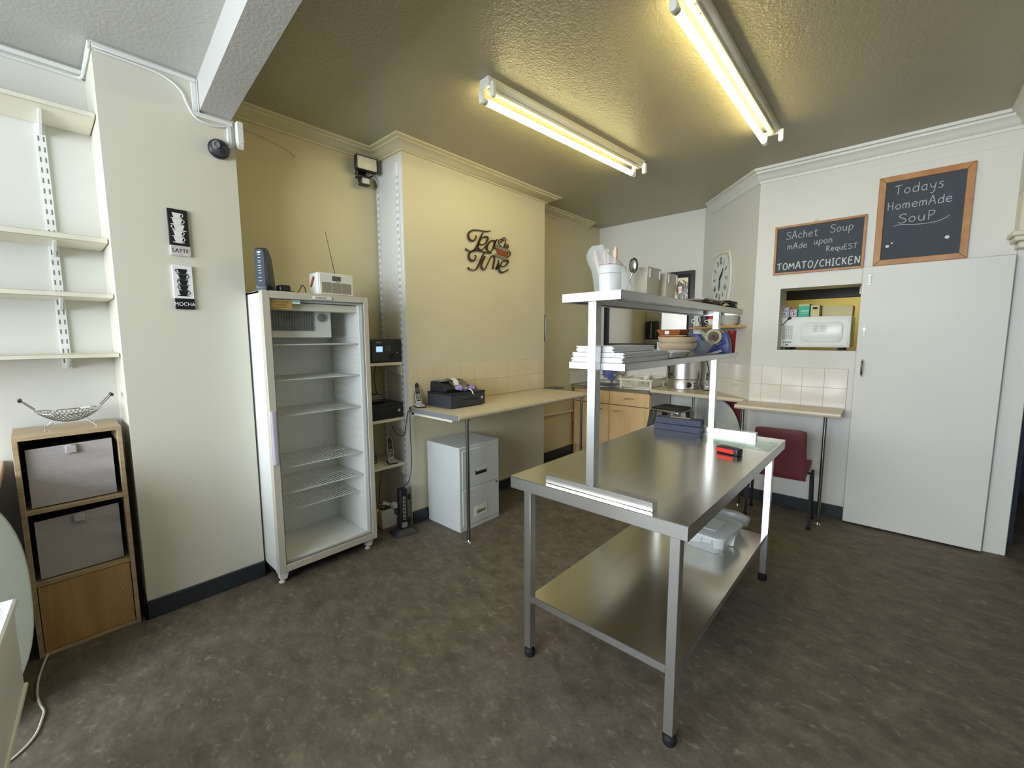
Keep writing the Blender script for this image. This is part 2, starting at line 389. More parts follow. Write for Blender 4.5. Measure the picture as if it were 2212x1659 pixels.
mb.box(-3.1, -3.56, 1.05, .9, -3.5, 1.10).box(-3.1, -3.56, 2.70, .9, -3.5, 2.75)
struct('window_1', mb, 'white')
# dark passage to the right of the door, and the kitchen behind the hatch
struct('wall_passage', MB().box(0.64, 6.2, 0, 2.4, 6.3, CZ).box(0.64, YB+WT, 0, 0.70, 6.2, CZ), 'dark')
struct('wall_kitchen', MB().box(-1.7, 6.6, 0, 0.64, 6.7, CZ).box(0.58, YB+WT, 0, 0.64, 6.6, CZ), 'kwall')
struct('wall_kitchen', MB().box(-1.75, 5.42, 0, -1.65, 7.0, CZ), 'kwall')

# cornice: one moulding profile (out from wall, below ceiling) run along the walls
PROF = [(0, -.105), (.012, -.105), (.016, -.088), (.030, -.080), (.038, -.062), (.060, -.040), (.070, -.036), (.074, -.022), (.095, -.018), (.100, 0), (0, 0)]
def cornice(path, name, kp=1.0, kd=1.0, paint='wallw'):
    mb = MB(); P = [Vector((x, y, 0)) for x, y in path]; k = len(P); rows = []
    nrm = []
    for i in range(k-1):
        d = (P[i+1]-P[i]).normalized(); nrm.append(Vector((d.y, -d.x, 0)))
    for i in range(k):
        if i == 0: o = nrm[0]
        elif i == k-1: o = nrm[-1]
        else:
            q = nrm[i-1]+nrm[i]; o = q/(q.dot(nrm[i]))
        rows.append([mb.bm.verts.new(P[i]+o*(d*kp)+Vector((0, 0, CZ+z*kd))) for d, z in PROF])
    n = len(PROF)
    for A, B in zip(rows, rows[1:]):
        for j in range(n): mb.face([A[j], A[(j+1) % n], B[(j+1) % n], B[j]])
    mb.face(rows[0][::-1]); mb.face(rows[-1])
    return struct(name, mb, paint)
cornice([(XA2, 0.83), (XA2, YC0), (XC, YC0), (XC, YC1), (XA3, YC1), (XA3, 4.86)], 'trim_2', 1.3, .58, 'walltubed')
e = ch(0.93, 0, 0)
cornice([(e.x, e.y), (CH_A.x, CH_A.y), (0.50, YB), (0.50, 0.46)], 'trim_3', .8, 1.1)
# faint picture-line moulding under the right-hand cornice
struct('trim_4', MB().box(-0.95, YB-.0025, 2.725, 0.48, YB, 2.735), 'wallw')
# downstand and moulded corbel at the passage opening
struct('trim_5', MB().box(0.50, 0.46, 2.40, 0.72, YB, CZ), 'wallw')
struct('daylit_side_sheet', MB().box(XA2, YC0-.004, 0.0, XC-.001, YC0, 2.845), 'wallw')  # added sheet: daylight on the breast's side put in as paler colour
mb = MB().box(0.50, YB-.16, 2.14, 0.72, YB, 2.40).box(0.47, YB-.19, 2.12, 0.75, YB, 2.15).box(0.485, YB-.175, 2.09, 0.735, YB, 2.12).box(0.51, YB-.13, 2.05, 0.71, YB, 2.09)
struct('trim_6', mb, 'trim', bevel=0.006)

# skirting boards
SH = 0.10
struct('baseboard_pillar', MB().box(XP, YP0-.015, 0, XP+.015, YP1, SH).box(XA1, YP0-.015, 0, XP+.015, YP0, SH), 'skirt', bevel=.003)
struct('baseboard_chimney', MB().box(XC, YC0, 0, XC+.015, YC1+.015, SH).box(XA3, YC1, 0, XC+.015, YC1+.015, SH), 'skirt', bevel=.003)
struct('baseboard_alcove', MB().box(XA3, YC1+.02, 0, XA3+.015, 4.57, SH+.02), 'skirt', bevel=.003)
struct('baseboard_right', MB().box(-1.0, YB-.015, 0, 0.53, YB, SH), 'skirt', bevel=.003)
p = [ch(0, 0, 0), ch(1.09, 0, 0), ch(1.09, .015, 0), ch(0, .015, 0)]
struct('baseboard_diagonal', MB().prism(p, (0, 0, SH)), 'skirt')

# tiled splashbacks: grout bed with single tiles raised on it
def tiles(name, org, U, W, nu, nv, tw, th, du0=0.0, w_end=None, thick=.006, glaze='tilew'):
    """org lower-left, U along the wall, W out of the wall; first column cut to du0 if given"""
    mb = MB(); O = Vector(org); U = Vector(U).normalized(); W = Vector(W).normalized(); Z = Vector((0, 0, 1))
    tot = w_end; H = nv*th
    mb.mi = 1; mb.prism([O, O+U*tot, O+U*tot+Z*H, O+Z*H], W*(thick-.0015)); mb.mi = 0
    g = .0016
    for r in range(nv):
        x = 0.0; c = 0
        while x < tot-1e-4:
            wd = du0 if (c == 0 and du0) else tw
            x1 = min(x+wd, tot)
            a = O+U*(x+g)+Z*(r*th+g)
            if x1-x > 3*g:
                p = [a, a+U*(x1-x-2*g), a+U*(x1-x-2*g)+Z*(th-2*g), a+Z*(th-2*g)]
                mb.prism(p, W*thick)
            x = x1; c += 1
    return struct(name, mb, [glaze, 'grout'], bevel=.0008)
tiles('trim_7', (XC, 1.94, .957), (0, 1, 0), (1, 0, 0), 0, 2, .152, .159, .075, 1.70, glaze='tile')
tiles('trim_8', (XA3, 4.50, .905), (0, 1, 0), (1, 0, 0), 0, 1, .152, .16, .1, .66)
tiles('trim_9', (XA3+.01, YS, .905), (1, 0, 0), (0, -1, 0), 0, 1, .152, .16, .15, 1.34)
q = ch(1.08, 0, .92); tiles('trim_10', (q.x, q.y, .92), -CH_D, CH_N, 0, 2, .152, .158, .13, 1.075)
tiles('trim_11', (-0.993, YB, .915), (1, 0, 0), (0, -1, 0), 0, 2, .152, .16, .09, .70)

# plain white door folded back against the right-hand wall, with its jamb
door = struct('door_1', MB().box(-0.252, 4.262, 0.012, 0.515, 4.302, 2.018), 'wallw', bevel=.004)
build('latch_plate', MB().box(-.222, 4.258, 1.50, -.205, 4.262, 1.58), 'white', door, bevel=.001)
mb = MB().box(-.218, 4.256, 1.88, -.196, 4.262, 1.96)
for z in (1.90, 1.92, 1.94): mb.box(-.216, 4.250, z-.004, -.198, 4.257, z+.004)
build('hinge', mb, 'silverp', door, bevel=.001)
build('keyhole', MB().cyl((-.213, 4.262, 1.55), (-.213, 4.254, 1.55), .008, 12), 'chrome', door)
mb = MB().tube(spline([(-.208, 4.262, 1.315), (-.208, 4.232, 1.300), (-.208, 4.222, 1.25), (-.208, 4.232, 1.205), (-.208, 4.262, 1.192)], 5), .008, 8)
hd = build('handle', mb, 'chrome', door); hd['label'] = 'chrome pull handle'
struct('trim_12', MB().box(.522, 4.315, 0, .632, YB+WT, 2.06), 'wallw', bevel=.004)

# ================================================================== LIGHTS ON THE CEILING
def light_fitting(x0, y0, ang, L, label):
    t = thing('fluorescent_light', label, 'light', (x0, y0, CZ), ang, 'ceiling tube lights')
    # local: +y along the batten, z down from the ceiling
    mb = MB().prism([(-.036, 0, 0), (.036, 0, 0), (.036, 0, -.030), (.024, 0, -.044), (-.024, 0, -.044), (-.036, 0, -.030)], (0, L, 0))
    build('batten', mb, 'offwhite', t, bevel=.002)
    mb = MB().prism([(-.018, .03, -.046), (.018, .03, -.046), (.014, .03, -.060), (-.014, .03, -.060)], (0, L-.06, 0))
    build('spine_cover', mb, 'offwhite', t, bevel=.002)
    for y in (-.012, L-.012):
        mb = MB().box(-.038, y, -.052, .038, y+.024, 0)
        build('end_cap', mb, 'white', t, bevel=.003)
    for y, s in ((.012, 1), (L-.012, -1)):
        for x in (-.048, .048):
            mb = MB().rbox(x-.015, y-.011, -.112, x+.015, y+.011, -.03, .012, axis='y')
            h = build('lamp_holder', mb, 'white', t, bevel=.002)
    mb = MB().cyl((-.048, .045, -.090), (-.048, L-.045, -.090), .0185, 20)
    tb = build('tube', mb, 'tube', t); tb['label'] = 'glowing white tube'
    for y0_, y1_ in ((.022, .046), (L-.046, L-.022)):
        build('tube_cap', MB().cyl((-.048, y0_, -.090), (-.048, y1_, -.090), .0188, 20), 'silverp', tb)
    for y in (.10, .17, L-.12): build('screw', MB().cyl((.0, y, -.060), (.0, y, -.064), .006, 10), 'silverp', t)
    return t
light_fitting(-1.815, 1.80, math.radians(-4.2), 1.66, 'lit ceiling tube light nearer the chimney breast and the wall lettering')
light_fitting(-0.735, 1.85, math.radians(0.5), 1.68, 'lit ceiling tube light cut by the top edge of the picture')

# security camera, sensor box, trunking and cable by the pillar head
t = thing('dome_camera', 'black dome security camera high on the pale pillar', 'camera', (XP, .775, 2.545), None)
c = Vector((XP, .775, 2.545))
build('base', MB().lathe([(.050, 0), (.052, .01), (.050, .022), (.044, .028)], c, 28, (1, 0, 0)), 'black', t)
build('dome', MB().lathe([(.044, .026), (.042, .042), (.034, .058), (.020, .070), (.004, .074)], c, 28, (1, 0, 0)), 'black2', t)
build('lens', MB().lathe([(.018, .066), (.018, .078), (.012, .080), (.010, .074)], c+Vector((0, -.008, .006)), 20, (1, -.25, -.1)), 'greyd', t)
solo('sensor_box', MB().box(XP-.005, YP1+.003, 2.60, XP+.045, YP1+.035, 2.715).prism([(XP-.003, YP1+.003, 2.60), (XP+.045, YP1+.003, 2.60), (XP+.03, YP1+.003, 2.565)], (0, .032, 0)), 'white',
     'small white box on the pillar corner just under the beam', 'box', bevel=.003)
mb = MB().box(XP, YP0+.0, CZL-.032, XP+.014, .69, CZL-.012)
mb.box(XP, .6905, bz-.0115, XP+.0138, .698, CZL-.012).box(XP, .668, bz-.0105, XP+.0136, .690, CZL-.0325)
mb.box(XP, .668, bz-.034, XP+.0142, YP1-.01, bz-.012)
mb.box(XP, .822, 2.565, XP+.0138, .842, bz-.0345)
solo('cable_trunking', mb, 'white', 'white square trunking stepping down the head of the pillar to the beam', 'trunking', bevel=.002)
mb = MB().box(XA1+.017, YP0-.014, CZL-.032, XP+.0138, YP0-.0005, CZL-.012).box(XA1, -1.6, CZL-.034, XA1+.016, YP0-.002, CZL-.010)
solo('cable_trunking', mb, 'white', 'white trunking along the ceiling edge above the empty wall shelves', 'trunking', bevel=.002)
pts = spline([(XP+.008, .30, 2.842), (XP+.01, .44, 2.842), (XP+.012, .55, 2.832), (XP+.012, .62, 2.79), (XP+.012, .645, 2.73), (XP+.012, .68, 2.675), (XP+.012, .76, 2.662), (XP+.012, .835, 2.685)], 6)
solo('cable', MB().tube(pts, .005, 6), 'white', 'thin white cable looping on the pillar below the trunking', 'cable')
pts = spline([(XA1+.008, -1.6, 2.835), (XA1+.008, .10, 2.835), (XA1+.010, .245, 2.835), (XA1+.03, .275, 2.838), (-3.12, .280, 2.842), (-2.96, .282, 2.844), (-2.897, .282, 2.844)], 6)
solo('cable', MB().tube(pts, .006, 6), 'white', 'white cable under the trunking above the empty wall shelves', 'cable')

# boxed bulkhead above the shelves in the left alcove, and the shelving
SHX = -2.97
UPY = .105
def slots(mb, x, ys, z0, z1, W, pitch=.05):
    pass
def slotted_upright(name, label, x, y, z0, z1, axis, group):
    """twin-slot rail; axis 'x' = faces +x at wall plane x, 'y' = faces -y at wall plane y"""
    t = thing(name, label, 'shelf rail', (x, y, z0), None, group)
    mb = MB(); sl_ = MB(); n = int((z1-z0-.05)/.05)
    if axis == 'x':
        mb.box(x, y-.018, z0, x+.014, y+.018, z1)
        for i in range(n):
            z = z0+.03+i*.05
            for dy in (-.009, .009): sl_.box(x+.0136, y+dy-.0028, z, x+.0145, y+dy+.0028, z+.024)
    else:
        mb.box(x-.018, y-.014, z0, x+.018, y, z1)
        for i in range(n):
            z = z0+.03+i*.05
            for dx in (-.009, .009): sl_.box(x+dx-.0028, y-.0145, z, x+dx+.0028, y-.0136, z+.024)
    r = build('rail', mb, 'white', t, bevel=.001); build('slot', sl_, 'greyd', r)['kind'] = 'stuff'
    return t
slotted_upright('shelf_upright', 'white slotted shelf upright in the alcove left of the pillar', XA1, UPY, 1.345, 2.56, 'x', None)
LBL = ['topmost empty cream shelf in the left alcove, nearest the ceiling', 'second empty cream shelf down in the left alcove', 'third empty cream shelf down in the left alcove', 'lowest empty cream shelf in the left alcove, above the wire basket']
for i, (z, th) in enumerate(((2.560, .025), (1.97, .028), (1.70, .025), (1.405, .022))):
    t = thing('wall_shelf', LBL[i], 'shelf', (XA1, UPY, z), None, 'empty shelves in the left alcove')
    x1 = SHX
    build('board', MB().box(XA1+.002, -1.6, z, x1, YP0-.004, z+th), 'offwhite', t, bevel=.003)
    br = MB().prism([(XA1+.015, UPY-.006, z), (x1-.06, UPY-.006, z), (x1-.06, UPY-.006, z-.010), (XA1+.10, UPY-.006, z-.035), (XA1+.015, UPY-.006, z-.055)], (0, .012, 0))
    build('bracket', br, 'white', t, bevel=.001)

# ---------------------------------------------------------------- LATTE and MOCHA signs on the pillar
def cups(mb, x, y0, z0, w, h, n, seed):
    """stack of teacups seen from the side, as raised flat shapes on the plane x"""
    rnd = random.Random(seed); zc = z0
    for i in range(n):
        hh = h/n; cy = y0+rnd.uniform(-.08, .08)*w; cw = w*rnd.uniform(.36, .46); k = 1 if rnd.random() < .5 else -1
        E_ = [(cy+cw*1.25*math.cos(a*math.pi/8), zc+.10*hh+.10*hh*math.sin(a*math.pi/8)) for a in range(16)]
        mb.prism([(x, q, r) for q, r in E_], (.0008, 0, 0))
        pts = [(-.55, .12), (.55, .12), (.72, .45), (.92, .95), (-.92, .95), (-.72, .45)]
        mb.prism([(x+.0003, cy+cw*q, zc+hh*r) for q, r in pts], (.0010, 0, 0))
        hp = [(x+.0008, cy+k*cw*q, zc+hh*r) for q, r in ((.72, .82), (1.12, .86), (1.30, .62), (1.05, .36), (.68, .34))]
        mb.tube(spline(hp, 4), .0016, 6)
        zc += hh*.97
def coffee_sign(word, label, z0, z1, split, bg, cup, strip, ink):
    y0, y1 = .519, .605; t = thing('coffee_sign', label, 'sign', (XP, .56, z0), None, 'small coffee signs on the pillar')
    build('picture', MB().box(XP, y0, split, XP+.014, y1, z1), bg, t, bevel=.001)
    c_ = MB(); cups(c_, XP+.0141, .560, split+.012, .058, z1-split-.026, 5, 4 if word == 'LATTE' else 9)
    build('cup_stack', c_, cup, t)
    s_ = build('name_strip', MB().box(XP, y0+.002, z0, XP+.013, y1+.002, split-.001), strip, t, bevel=.001)
    build('lettering', textmesh(word, .027, (XP+.0135, .562, z0+.018), (0, 1, 0), (0, 0, 1), .001, 'CENTER', sx=.92), ink, s_)
    return t
M['distress'] = mat('distressed_white', (196, 190, 186), 0.8, var=0.18, scale=40)
M['ink'] = mat('dark_ink', (52, 36, 44), 0.8, var=.05)
coffee_sign('LATTE', 'small wall sign reading LATTE with white cups on black', 1.938, 2.178, 1.992, 'black', 'china', 'distress', 'ink')
coffee_sign('MOCHA', 'small wall sign reading MOCHA with black cups on white', 1.657, 1.888, 1.714, 'paper', 'black', 'black', 'paper')

# ---------------------------------------------------------------- oak cube unit with two fabric boxes
q0, q1, xf, xb = -.108, .258, -2.905, -3.205; zt = 1.062; th = .018
t = thing('cube_storage_unit', 'three tier oak effect cube unit standing left of the pillar', 'storage unit', (-3.05, .075, 0), None)
build('side_panel', MB().box(xb, q0, 0, xf, q0+th, zt-.02), 'oak', t, bevel=.001)
build('side_panel', MB().box(xb, q1-th, 0, xf, q1, zt-.02), 'oak', t, bevel=.001)
build('top_panel', MB().box(xb, q0, zt-.02, xf, q1, zt), 'oakh', t, bevel=.001)
for z in (0.0, .345, .693): build('shelf', MB().box(xb, q0+th, z, xf-.002, q1-th, z+th), 'oakh', t, bevel=.001)
build('back_panel', MB().box(xb-.004, q0, 0, xb, q1, zt), 'black', t)
d = build('door', MB().box(xf-.020, q0+th+.003, th+.003, xf-.004, q1-th-.003, .342), 'oakdoor', t, bevel=.001)
build('knob', MB().cyl((xf-.006, q1-.058, .215), (xf+.003, q1-.058, .215), .004, 10), 'silverp', d)
def fabric_box(z0, z1, label, skew):
    t = thing('fabric_box', label, 'storage box', (-3.05, .075, z0), None, 'grey fabric boxes in the cube unit')
    a, b = q0+th+.018, q1-th-.020
    mb = MB(); n = 14; rows = []
    for i in range(n+1):                 # front sheet with soft sag folds
        row = []
        for j in range(n+1):
            u, v = i/n, j/n
            x = xf-.030-.006*math.sin(v*17+u*3)*max(0, u-.55)*1.6-.006*(math.sin(math.pi*u)*math.sin(math.pi*v))
            row.append(mb.bm.verts.new((x, a+(b-a)*u, z0+.004+(z1-z0-.004)*v+skew*(u-.5)*v)))
        rows.append(row)
    for i in range(n):
        for j in range(n): mb.face([rows[i][j], rows[i+1][j], rows[i+1][j+1], rows[i][j+1]])
    front = build('front_panel', mb, 'fabricg', t)
    mb = MB().box(xb+.02, a, z0+.002, xf-.042, b, z1-.012)
    build('body', mb, 'fabricd', t, bevel=.004)
    mb = MB().box(xf-.034, .055, z1-.045, xf-.016, .095, z1-.004)
    build('pull_tab', mb, 'fabricg', t, bevel=.004)
fabric_box(.713, .998, 'grey fabric box in the top opening of the cube unit', .008)
fabric_box(.365, .655, 'grey fabric box in the middle opening of the cube unit', .010)

# wire fruit basket on the unit
t = thing('wire_basket', 'oval silver wire fruit basket with dark handles on the cube unit', 'basket', (-3.05, .075, zt), None)
bc = Vector((-3.05, .088, 0)); A_, B_ = .115, .118
def rim(a, s=1.0, z=0.0): 
    y = B_*s*math.cos(a); x = A_*s*math.sin(a)
    return Vector((bc.x+x, bc.y+y, zt+z))
hz = lambda a: .078+.014*abs(math.cos(a))**2
build('rim', MB().tube([rim(2*math.pi*i/40, 1, hz(2*math.pi*i/40)) for i in range(40)], .0028, 6, True), 'chrome', t)
mb = MB()
def bowlz(x, y):                         # depth of the dish at an offset from its centre
    r = math.sqrt((x/A_)**2+(y/B_)**2); a = math.atan2(x/A_, y/B_)
    return .030+(hz(a)-.030)*min(1, r)**2
for i in range(-8, 9):
    k = i/9.0
    for s in (-1, 1):
        pts = []
        for j in range(25):
            v = -1+2*j/24; y = B_*(k*1.25+.55*s*v); x = A_*v
            if (x/A_)**2+(y/B_)**2 <= 1.0: pts.append((bc.x+x, bc.y+y, zt+bowlz(x, y)))
        if len(pts) > 2: mb.tube(pts, .0015, 5)
build('wire_mesh', mb, 'polem', t)
for sx_, sy_ in ((1, 1), (1, -1), (-1, 1), (-1, -1)):
    mb = MB().tube([(bc.x+.045*sx_, bc.y+.06*sy_, zt+.034), (bc.x+.070*sx_, bc.y+.088*sy_, zt+.004)], .0018, 6).sphere((bc.x+.070*sx_, bc.y+.088*sy_, zt+.0045), .0045)
    build('foot', mb, 'chrome', t)
for s in (-1, 1):
    h = [rim(math.pi/2-s*math.pi/2+.28, 1, .10), (bc.x+.030, bc.y+s*(B_+.040), zt+.150), (bc.x-.030, bc.y+s*(B_+.040), zt+.150), rim(math.pi/2-s*math.pi/2-.28, 1, .10)]
    if s < 0: h[0], h[3] = h[3], h[0]
    hd = build('handle', MB().tube(h, .0022, 6), 'chrome', t)
    build('grip', MB().tube([(bc.x+.034, bc.y+s*(B_+.040), zt+.150), (bc.x-.034, bc.y+s*(B_+.040), zt+.150)], .0075, 10), 'black2', hd)

# ---------------------------------------------------------------- counter end, round table top, white box, yellow bucket, cord at far left
t = thing('serving_counter', 'beige topped serving counter at the left edge beside the cube unit', 'counter', (-2.9, -.6, 0), None)
build('worktop', MB().box(XA1+.002, -1.5, .865, -2.50, -.150, .905), 'worktopg', t, bevel=.004)
build('base', MB().box(XA1+.002, -1.45, 0, -2.56, -.20, .865), 'dark', t)
cc = Vector((-2.46, -.500, .53))
t = thing('round_table_top', 'rounded grey green table top standing on edge at far left', 'table top', (-2.46, -.50, 0), None)
pts = []
for i in range(72):
    a = 2*math.pi*i/72; c_, s_ = math.cos(a), math.sin(a); k = 2/2.6
    pts.append((cc.x, cc.y+.412*math.copysign(abs(c_)**k, c_), cc.z+.526*math.copysign(abs(s_)**k, s_)))
build('top', MB().prism(pts, (.024, 0, 0)), 'discgrey', t, bevel=.006, seg=2)
t = thing('white_crate', 'corner of a white plastic crate at the lower left picture edge', 'crate', (-1.93, -.108, .432), math.radians(-4.9))
w_, l_ = .34, .42                        # local: corner at origin, +x towards the camera, -y away from the wall side
mb = MB().prism([(0, 0, 0), (l_, 0, 0), (l_, -w_, 0), (0, -w_, 0)], (0, 0, .275)); build('body', mb, 'white', t, bevel=.010, seg=2)
mb = MB().tube([(0, 0, .278), (l_, 0, .278), (l_, -w_, .278), (0, -w_, .278)], .012, 8, True); build('rim', mb, 'white', t)
mb = MB().tube([(0, 0, .006), (l_, 0, .006), (l_, -w_, .006), (0, -w_, .006)], .009, 8, True); build('base_rim', mb, 'offwhite', t)
t = thing('yellow_bucket', 'yellow bucket under the white crate at lower left', 'bucket', (-1.75, -.34, 0), None)
build('body', MB().lathe([(.12, 0), (.125, .01), (.165, .39), (.172, .40), (.172, .41)], (-1.75, -.34, 0), 28), 'yellow', t)
build('rim', MB().lathe([(.172, .41), (.180, .414), (.180, .422), (.172, .426)], (-1.75, -.34, 0), 28), 'paleyellow', t)
pts = spline([(-2.93, -.075, .006), (-2.866, -.092, .005), (-2.73, -.112, .005), (-2.609, -.117, .005), (-2.52, -.108, .005), (-2.469, -.099, .005), (-2.42, -.104, .005), (-2.331, -.124, .005), (-2.267, -.169, .005), (-2.2, -.26, .005), (-2.1, -.36, .005)], 6)
solo('extension_lead', MB().tube(pts, .0042, 6), 'offwhite', 'thin cream cord lying on the floor by the cube unit', 'cord')

# ================================================================== DISPLAY FRIDGE
FX, fy0, fy1, fb = -2.67, .872, 1.520, -3.165
t = thing('display_fridge', 'tall white glass door display fridge with empty wire shelves', 'fridge', (-2.9, 1.196, 0), None)
dx = FX-.045; wl = .042
build('side_panel', MB().box(fb, fy0, .085, dx, fy0+.012, 1.768), 'whitegl', t, bevel=.002)
build('side_panel', MB().box(fb, fy1-.012, .085, dx, fy1, 1.768), 'whitegl', t, bevel=.002)
build('top_panel', MB().box(fb, fy0, 1.755, dx, fy1, 1.768), 'whitegl', t, bevel=.001)
mb = MB().box(fb, fy0+.012, .085, fb+.03, fy1-.012, 1.755)
mb.box(fb+.03, fy0+.012, .085, dx-.002, fy0+.048, 1.755).box(fb+.03, fy1-.048, .085, dx-.002, fy1-.012, 1.755)
mb.box(fb+.03, fy0+.048, .085, dx-.002, fy1-.048, .135).box(fb+.03, fy0+.048, 1.715, dx-.002, fy1-.048, 1.755)
for i in range(21):                      # moulded shelf runners
    z = .36+i*.057
    mb.box(fb+.06, fy1-.056, z, dx-.03, fy1-.047, z+.012).box(fb+.06, fy0+.047, z, dx-.03, fy0+.056, z+.012)
mb.box(fb+.03, .97, .55, fb+.040, 1.39, 1.50)
liner = build('liner', mb, 'white', t, bevel=.003)
mb = MB().box(fb+.05, fy0+.06, 1.50, dx-.10, 1.33, 1.715); cool = build('cooling_unit', mb, 'white', t, bevel=.006)
mb = MB()
for i in range(17): mb.box(dx-.100, .955+i*.0155, 1.545, dx-.092, .963+i*.0155, 1.695)
for z in (1.565, 1.62, 1.675): mb.box(dx-.101, .950, z-.002, dx-.090, 1.215, z+.002)
build('vent_grille', mb, 'greyd', cool)
build('thermostat_knob', MB().lathe([(.026, 0), (.026, .012), (.018, .016)], (dx-.10, 1.265, 1.63), 20, (1, 0, 0)), 'greyd', cool)
build('lamp_housing', MB().box(dx-.09, .92, 1.665, dx-.02, 1.475, 1.712), 'offwhite', t, bevel=.004)
mb = MB().box(dx, fy0, .085, FX, fy0+.040, 1.768).box(dx, fy1-.034, .085, FX, fy1, 1.768)
mb.box(dx, fy0+.040, 1.728, FX, fy1-.034, 1.768).box(dx, fy0+.040, .085, FX, fy1-.034, .128)
door = build('door_frame', mb, 'alu', t, bevel=.002)
build('door_glass', MB().box(FX-.020, fy0+.038, .126, FX-.016, fy1-.032, 1.730), 'glass', door)
mb = MB()
for (a0, b0, a1, b1) in ((fy0+.038, .126, fy0+.044, 1.73), (fy1-.038, .126, fy1-.032, 1.73), (fy0+.038, .126, fy1-.032, .132), (fy0+.038, 1.724, fy1-.032, 1.730)):
    mb.box(FX-.022, a0, b0, FX-.006, a1, b1)
build('glass_gasket', mb, 'greyd', door)
h = build('door_handle', MB().rbox(FX-.002, fy0+.002, .762, FX+.020, fy0+.034, 1.080, .009, axis='z'), 'lav', door, bevel=.002); h['label'] = 'pale lilac grey pull handle'
b_ = build('name_badge', MB().box(FX-.001, 1.155, 1.735, FX+.006, 1.270, 1.753), 'white', door, bevel=.001)
mb = MB()
for i in range(6): mb.box(FX+.006, 1.172+i*.011, 1.740, FX+.0066, 1.180+i*.011, 1.748)
build('raised_marks', mb, 'greymetal', b_)
g_ = build('gold_sticker', MB().box(FX-.016, .912, 1.668, FX-.0146, 1.035, 1.722), 'gold', door)
mb = textmesh('A La Carte', .019, (FX-.0142, .974, 1.702), (0, 1, 0), (0, 0, 1), .0004, 'CENTER', .3)
for z, w in ((1.692, .036), (1.685, .030), (1.677, .044)): mb.box(FX-.0146, .974-w, z-.0012, FX-.0141, .974+w, z+.0012)
build('sticker_lettering', mb, 'black', g_)
s_ = build('green_sticker', MB().box(FX-.016, 1.038, 1.702, FX-.0146, 1.084, 1.722), 'white', door)
build('sticker_band', MB().box(FX-.0146, 1.038, 1.712, FX-.0143, 1.084, 1.718), 'green', s_)
M['wirew'] = mat('coated_wire', (214, 214, 208), 0.35, var=.02)
for i, z in enumerate((1.462, 1.25, 1.033, .712, .552, .421)):
    mb = MB(); x1 = dx-.015 if i < 5 else dx-.07; x0 = fb+.06; a, b = fy0+.058, fy1-.058
    for k in range(27): mb.tube([(x0, a+(b-a)*k/26, z), (x1, a+(b-a)*k/26, z)], .0017, 5)
    for x, r in ((x0, .0028), ((x0+x1)/2, .0028), (x1, .0034)): mb.tube([(x, a-.004, z-.003), (x, b+.004, z-.003)], r, 6)
    for y in (a-.002, b+.002): mb.tube([(x0, y, z-.002), (x1, y, z-.002)], .003, 6)
    build('wire_shelf', mb, 'wirew', t)
build('base_plinth', MB().box(fb+.02, fy0+.01, .045, dx-.03, fy1-.01, .085), 'rubber', t)
for y0_, y1_ in ((fy0, fy0+.075), (fy1-.075, fy1)):
    mb = MB().prism([(dx+.005, y0_+.004, .085), (dx+.005, y1_-.004, .085), (dx+.005, y1_-.022, .024), (dx+.005, y0_+.018, .024)], (-.05, 0, 0))
    f_ = build('leg_bracket', mb, 'white', t, bevel=.002)
    build('levelling_foot', MB().lathe([(.018, 0), (.020, .006), (.012, .012), (.006, .014), (.006, .03)], (dx-.02, (y0_+y1_)/2-.006, 0), 16), 'offwhite', f_)
for y0_ in (fy0+.01, fy1-.06): build('rear_foot', MB().box(fb+.03, y0_, 0, fb+.08, y0_+.05, .085), 'rubber', t)

ft = 1.768
t = thing('router', 'dark blue upright router on top of the fridge', 'router', (-2.765, .925, ft), math.radians(-42))
# local: front face looks along +x
prof = [(-.075, .008), (.052, .008), (.052, .215), (.047, .232), (.034, .243), (.014, .244), (-.010, .236), (-.045, .19), (-.072, .05)]
mb = MB().prism([(x, -.028, z) for x, z in prof], (0, .056, 0)); body = build('body', mb, 'black2', t, bevel=.006, seg=2)
mb = MB().rbox(.0495, -.026, .024, .0545, .026, .232, .018, axis='x'); fr_ = build('front_panel', mb, 'tealblue', t)
mb = MB()
for i, z in enumerate((.20, .183, .166, .158, .140, .128, .112, .098, .075, .055)): mb.box(.0543, -.009+.002*(i % 2), z, .0549, .008, z+.002)
mb.prism([(.0543, -.012, .215), (.0543, .0, .206), (.0543, .011, .216), (.0543, .004, .222), (.0543, -.004, .219)], (.0006, 0, 0))
build('indicator_marks', mb, 'white', fr_)
build('foot', MB().box(-.085, -.034, 0, .062, .034, .010), 'black', t, bevel=.003)
t = thing('power_adaptor', 'black plug adaptor beside the router on the fridge', 'adaptor', (-2.745, 1.01, ft), None)
build('body', MB().box(-2.775, .985, ft, -2.71, 1.045, ft+.042), 'black', t, bevel=.005)
pts = spline([(-2.73, 1.043, ft+.015), (-2.72, 1.06, ft+.006), (-2.715, 1.085, ft+.004), (-2.72, 1.105, ft+.030), (-2.725, 1.118, ft+.052), (-2.73, 1.135, ft+.035), (-2.745, 1.145, ft+.004), (-2.80, 1.16, ft+.003), (-2.87, 1.15, ft+.003), (-2.95, 1.13, ft+.003)], 6)
build('cable', MB().tube(pts, .0028, 6), 'black', t)

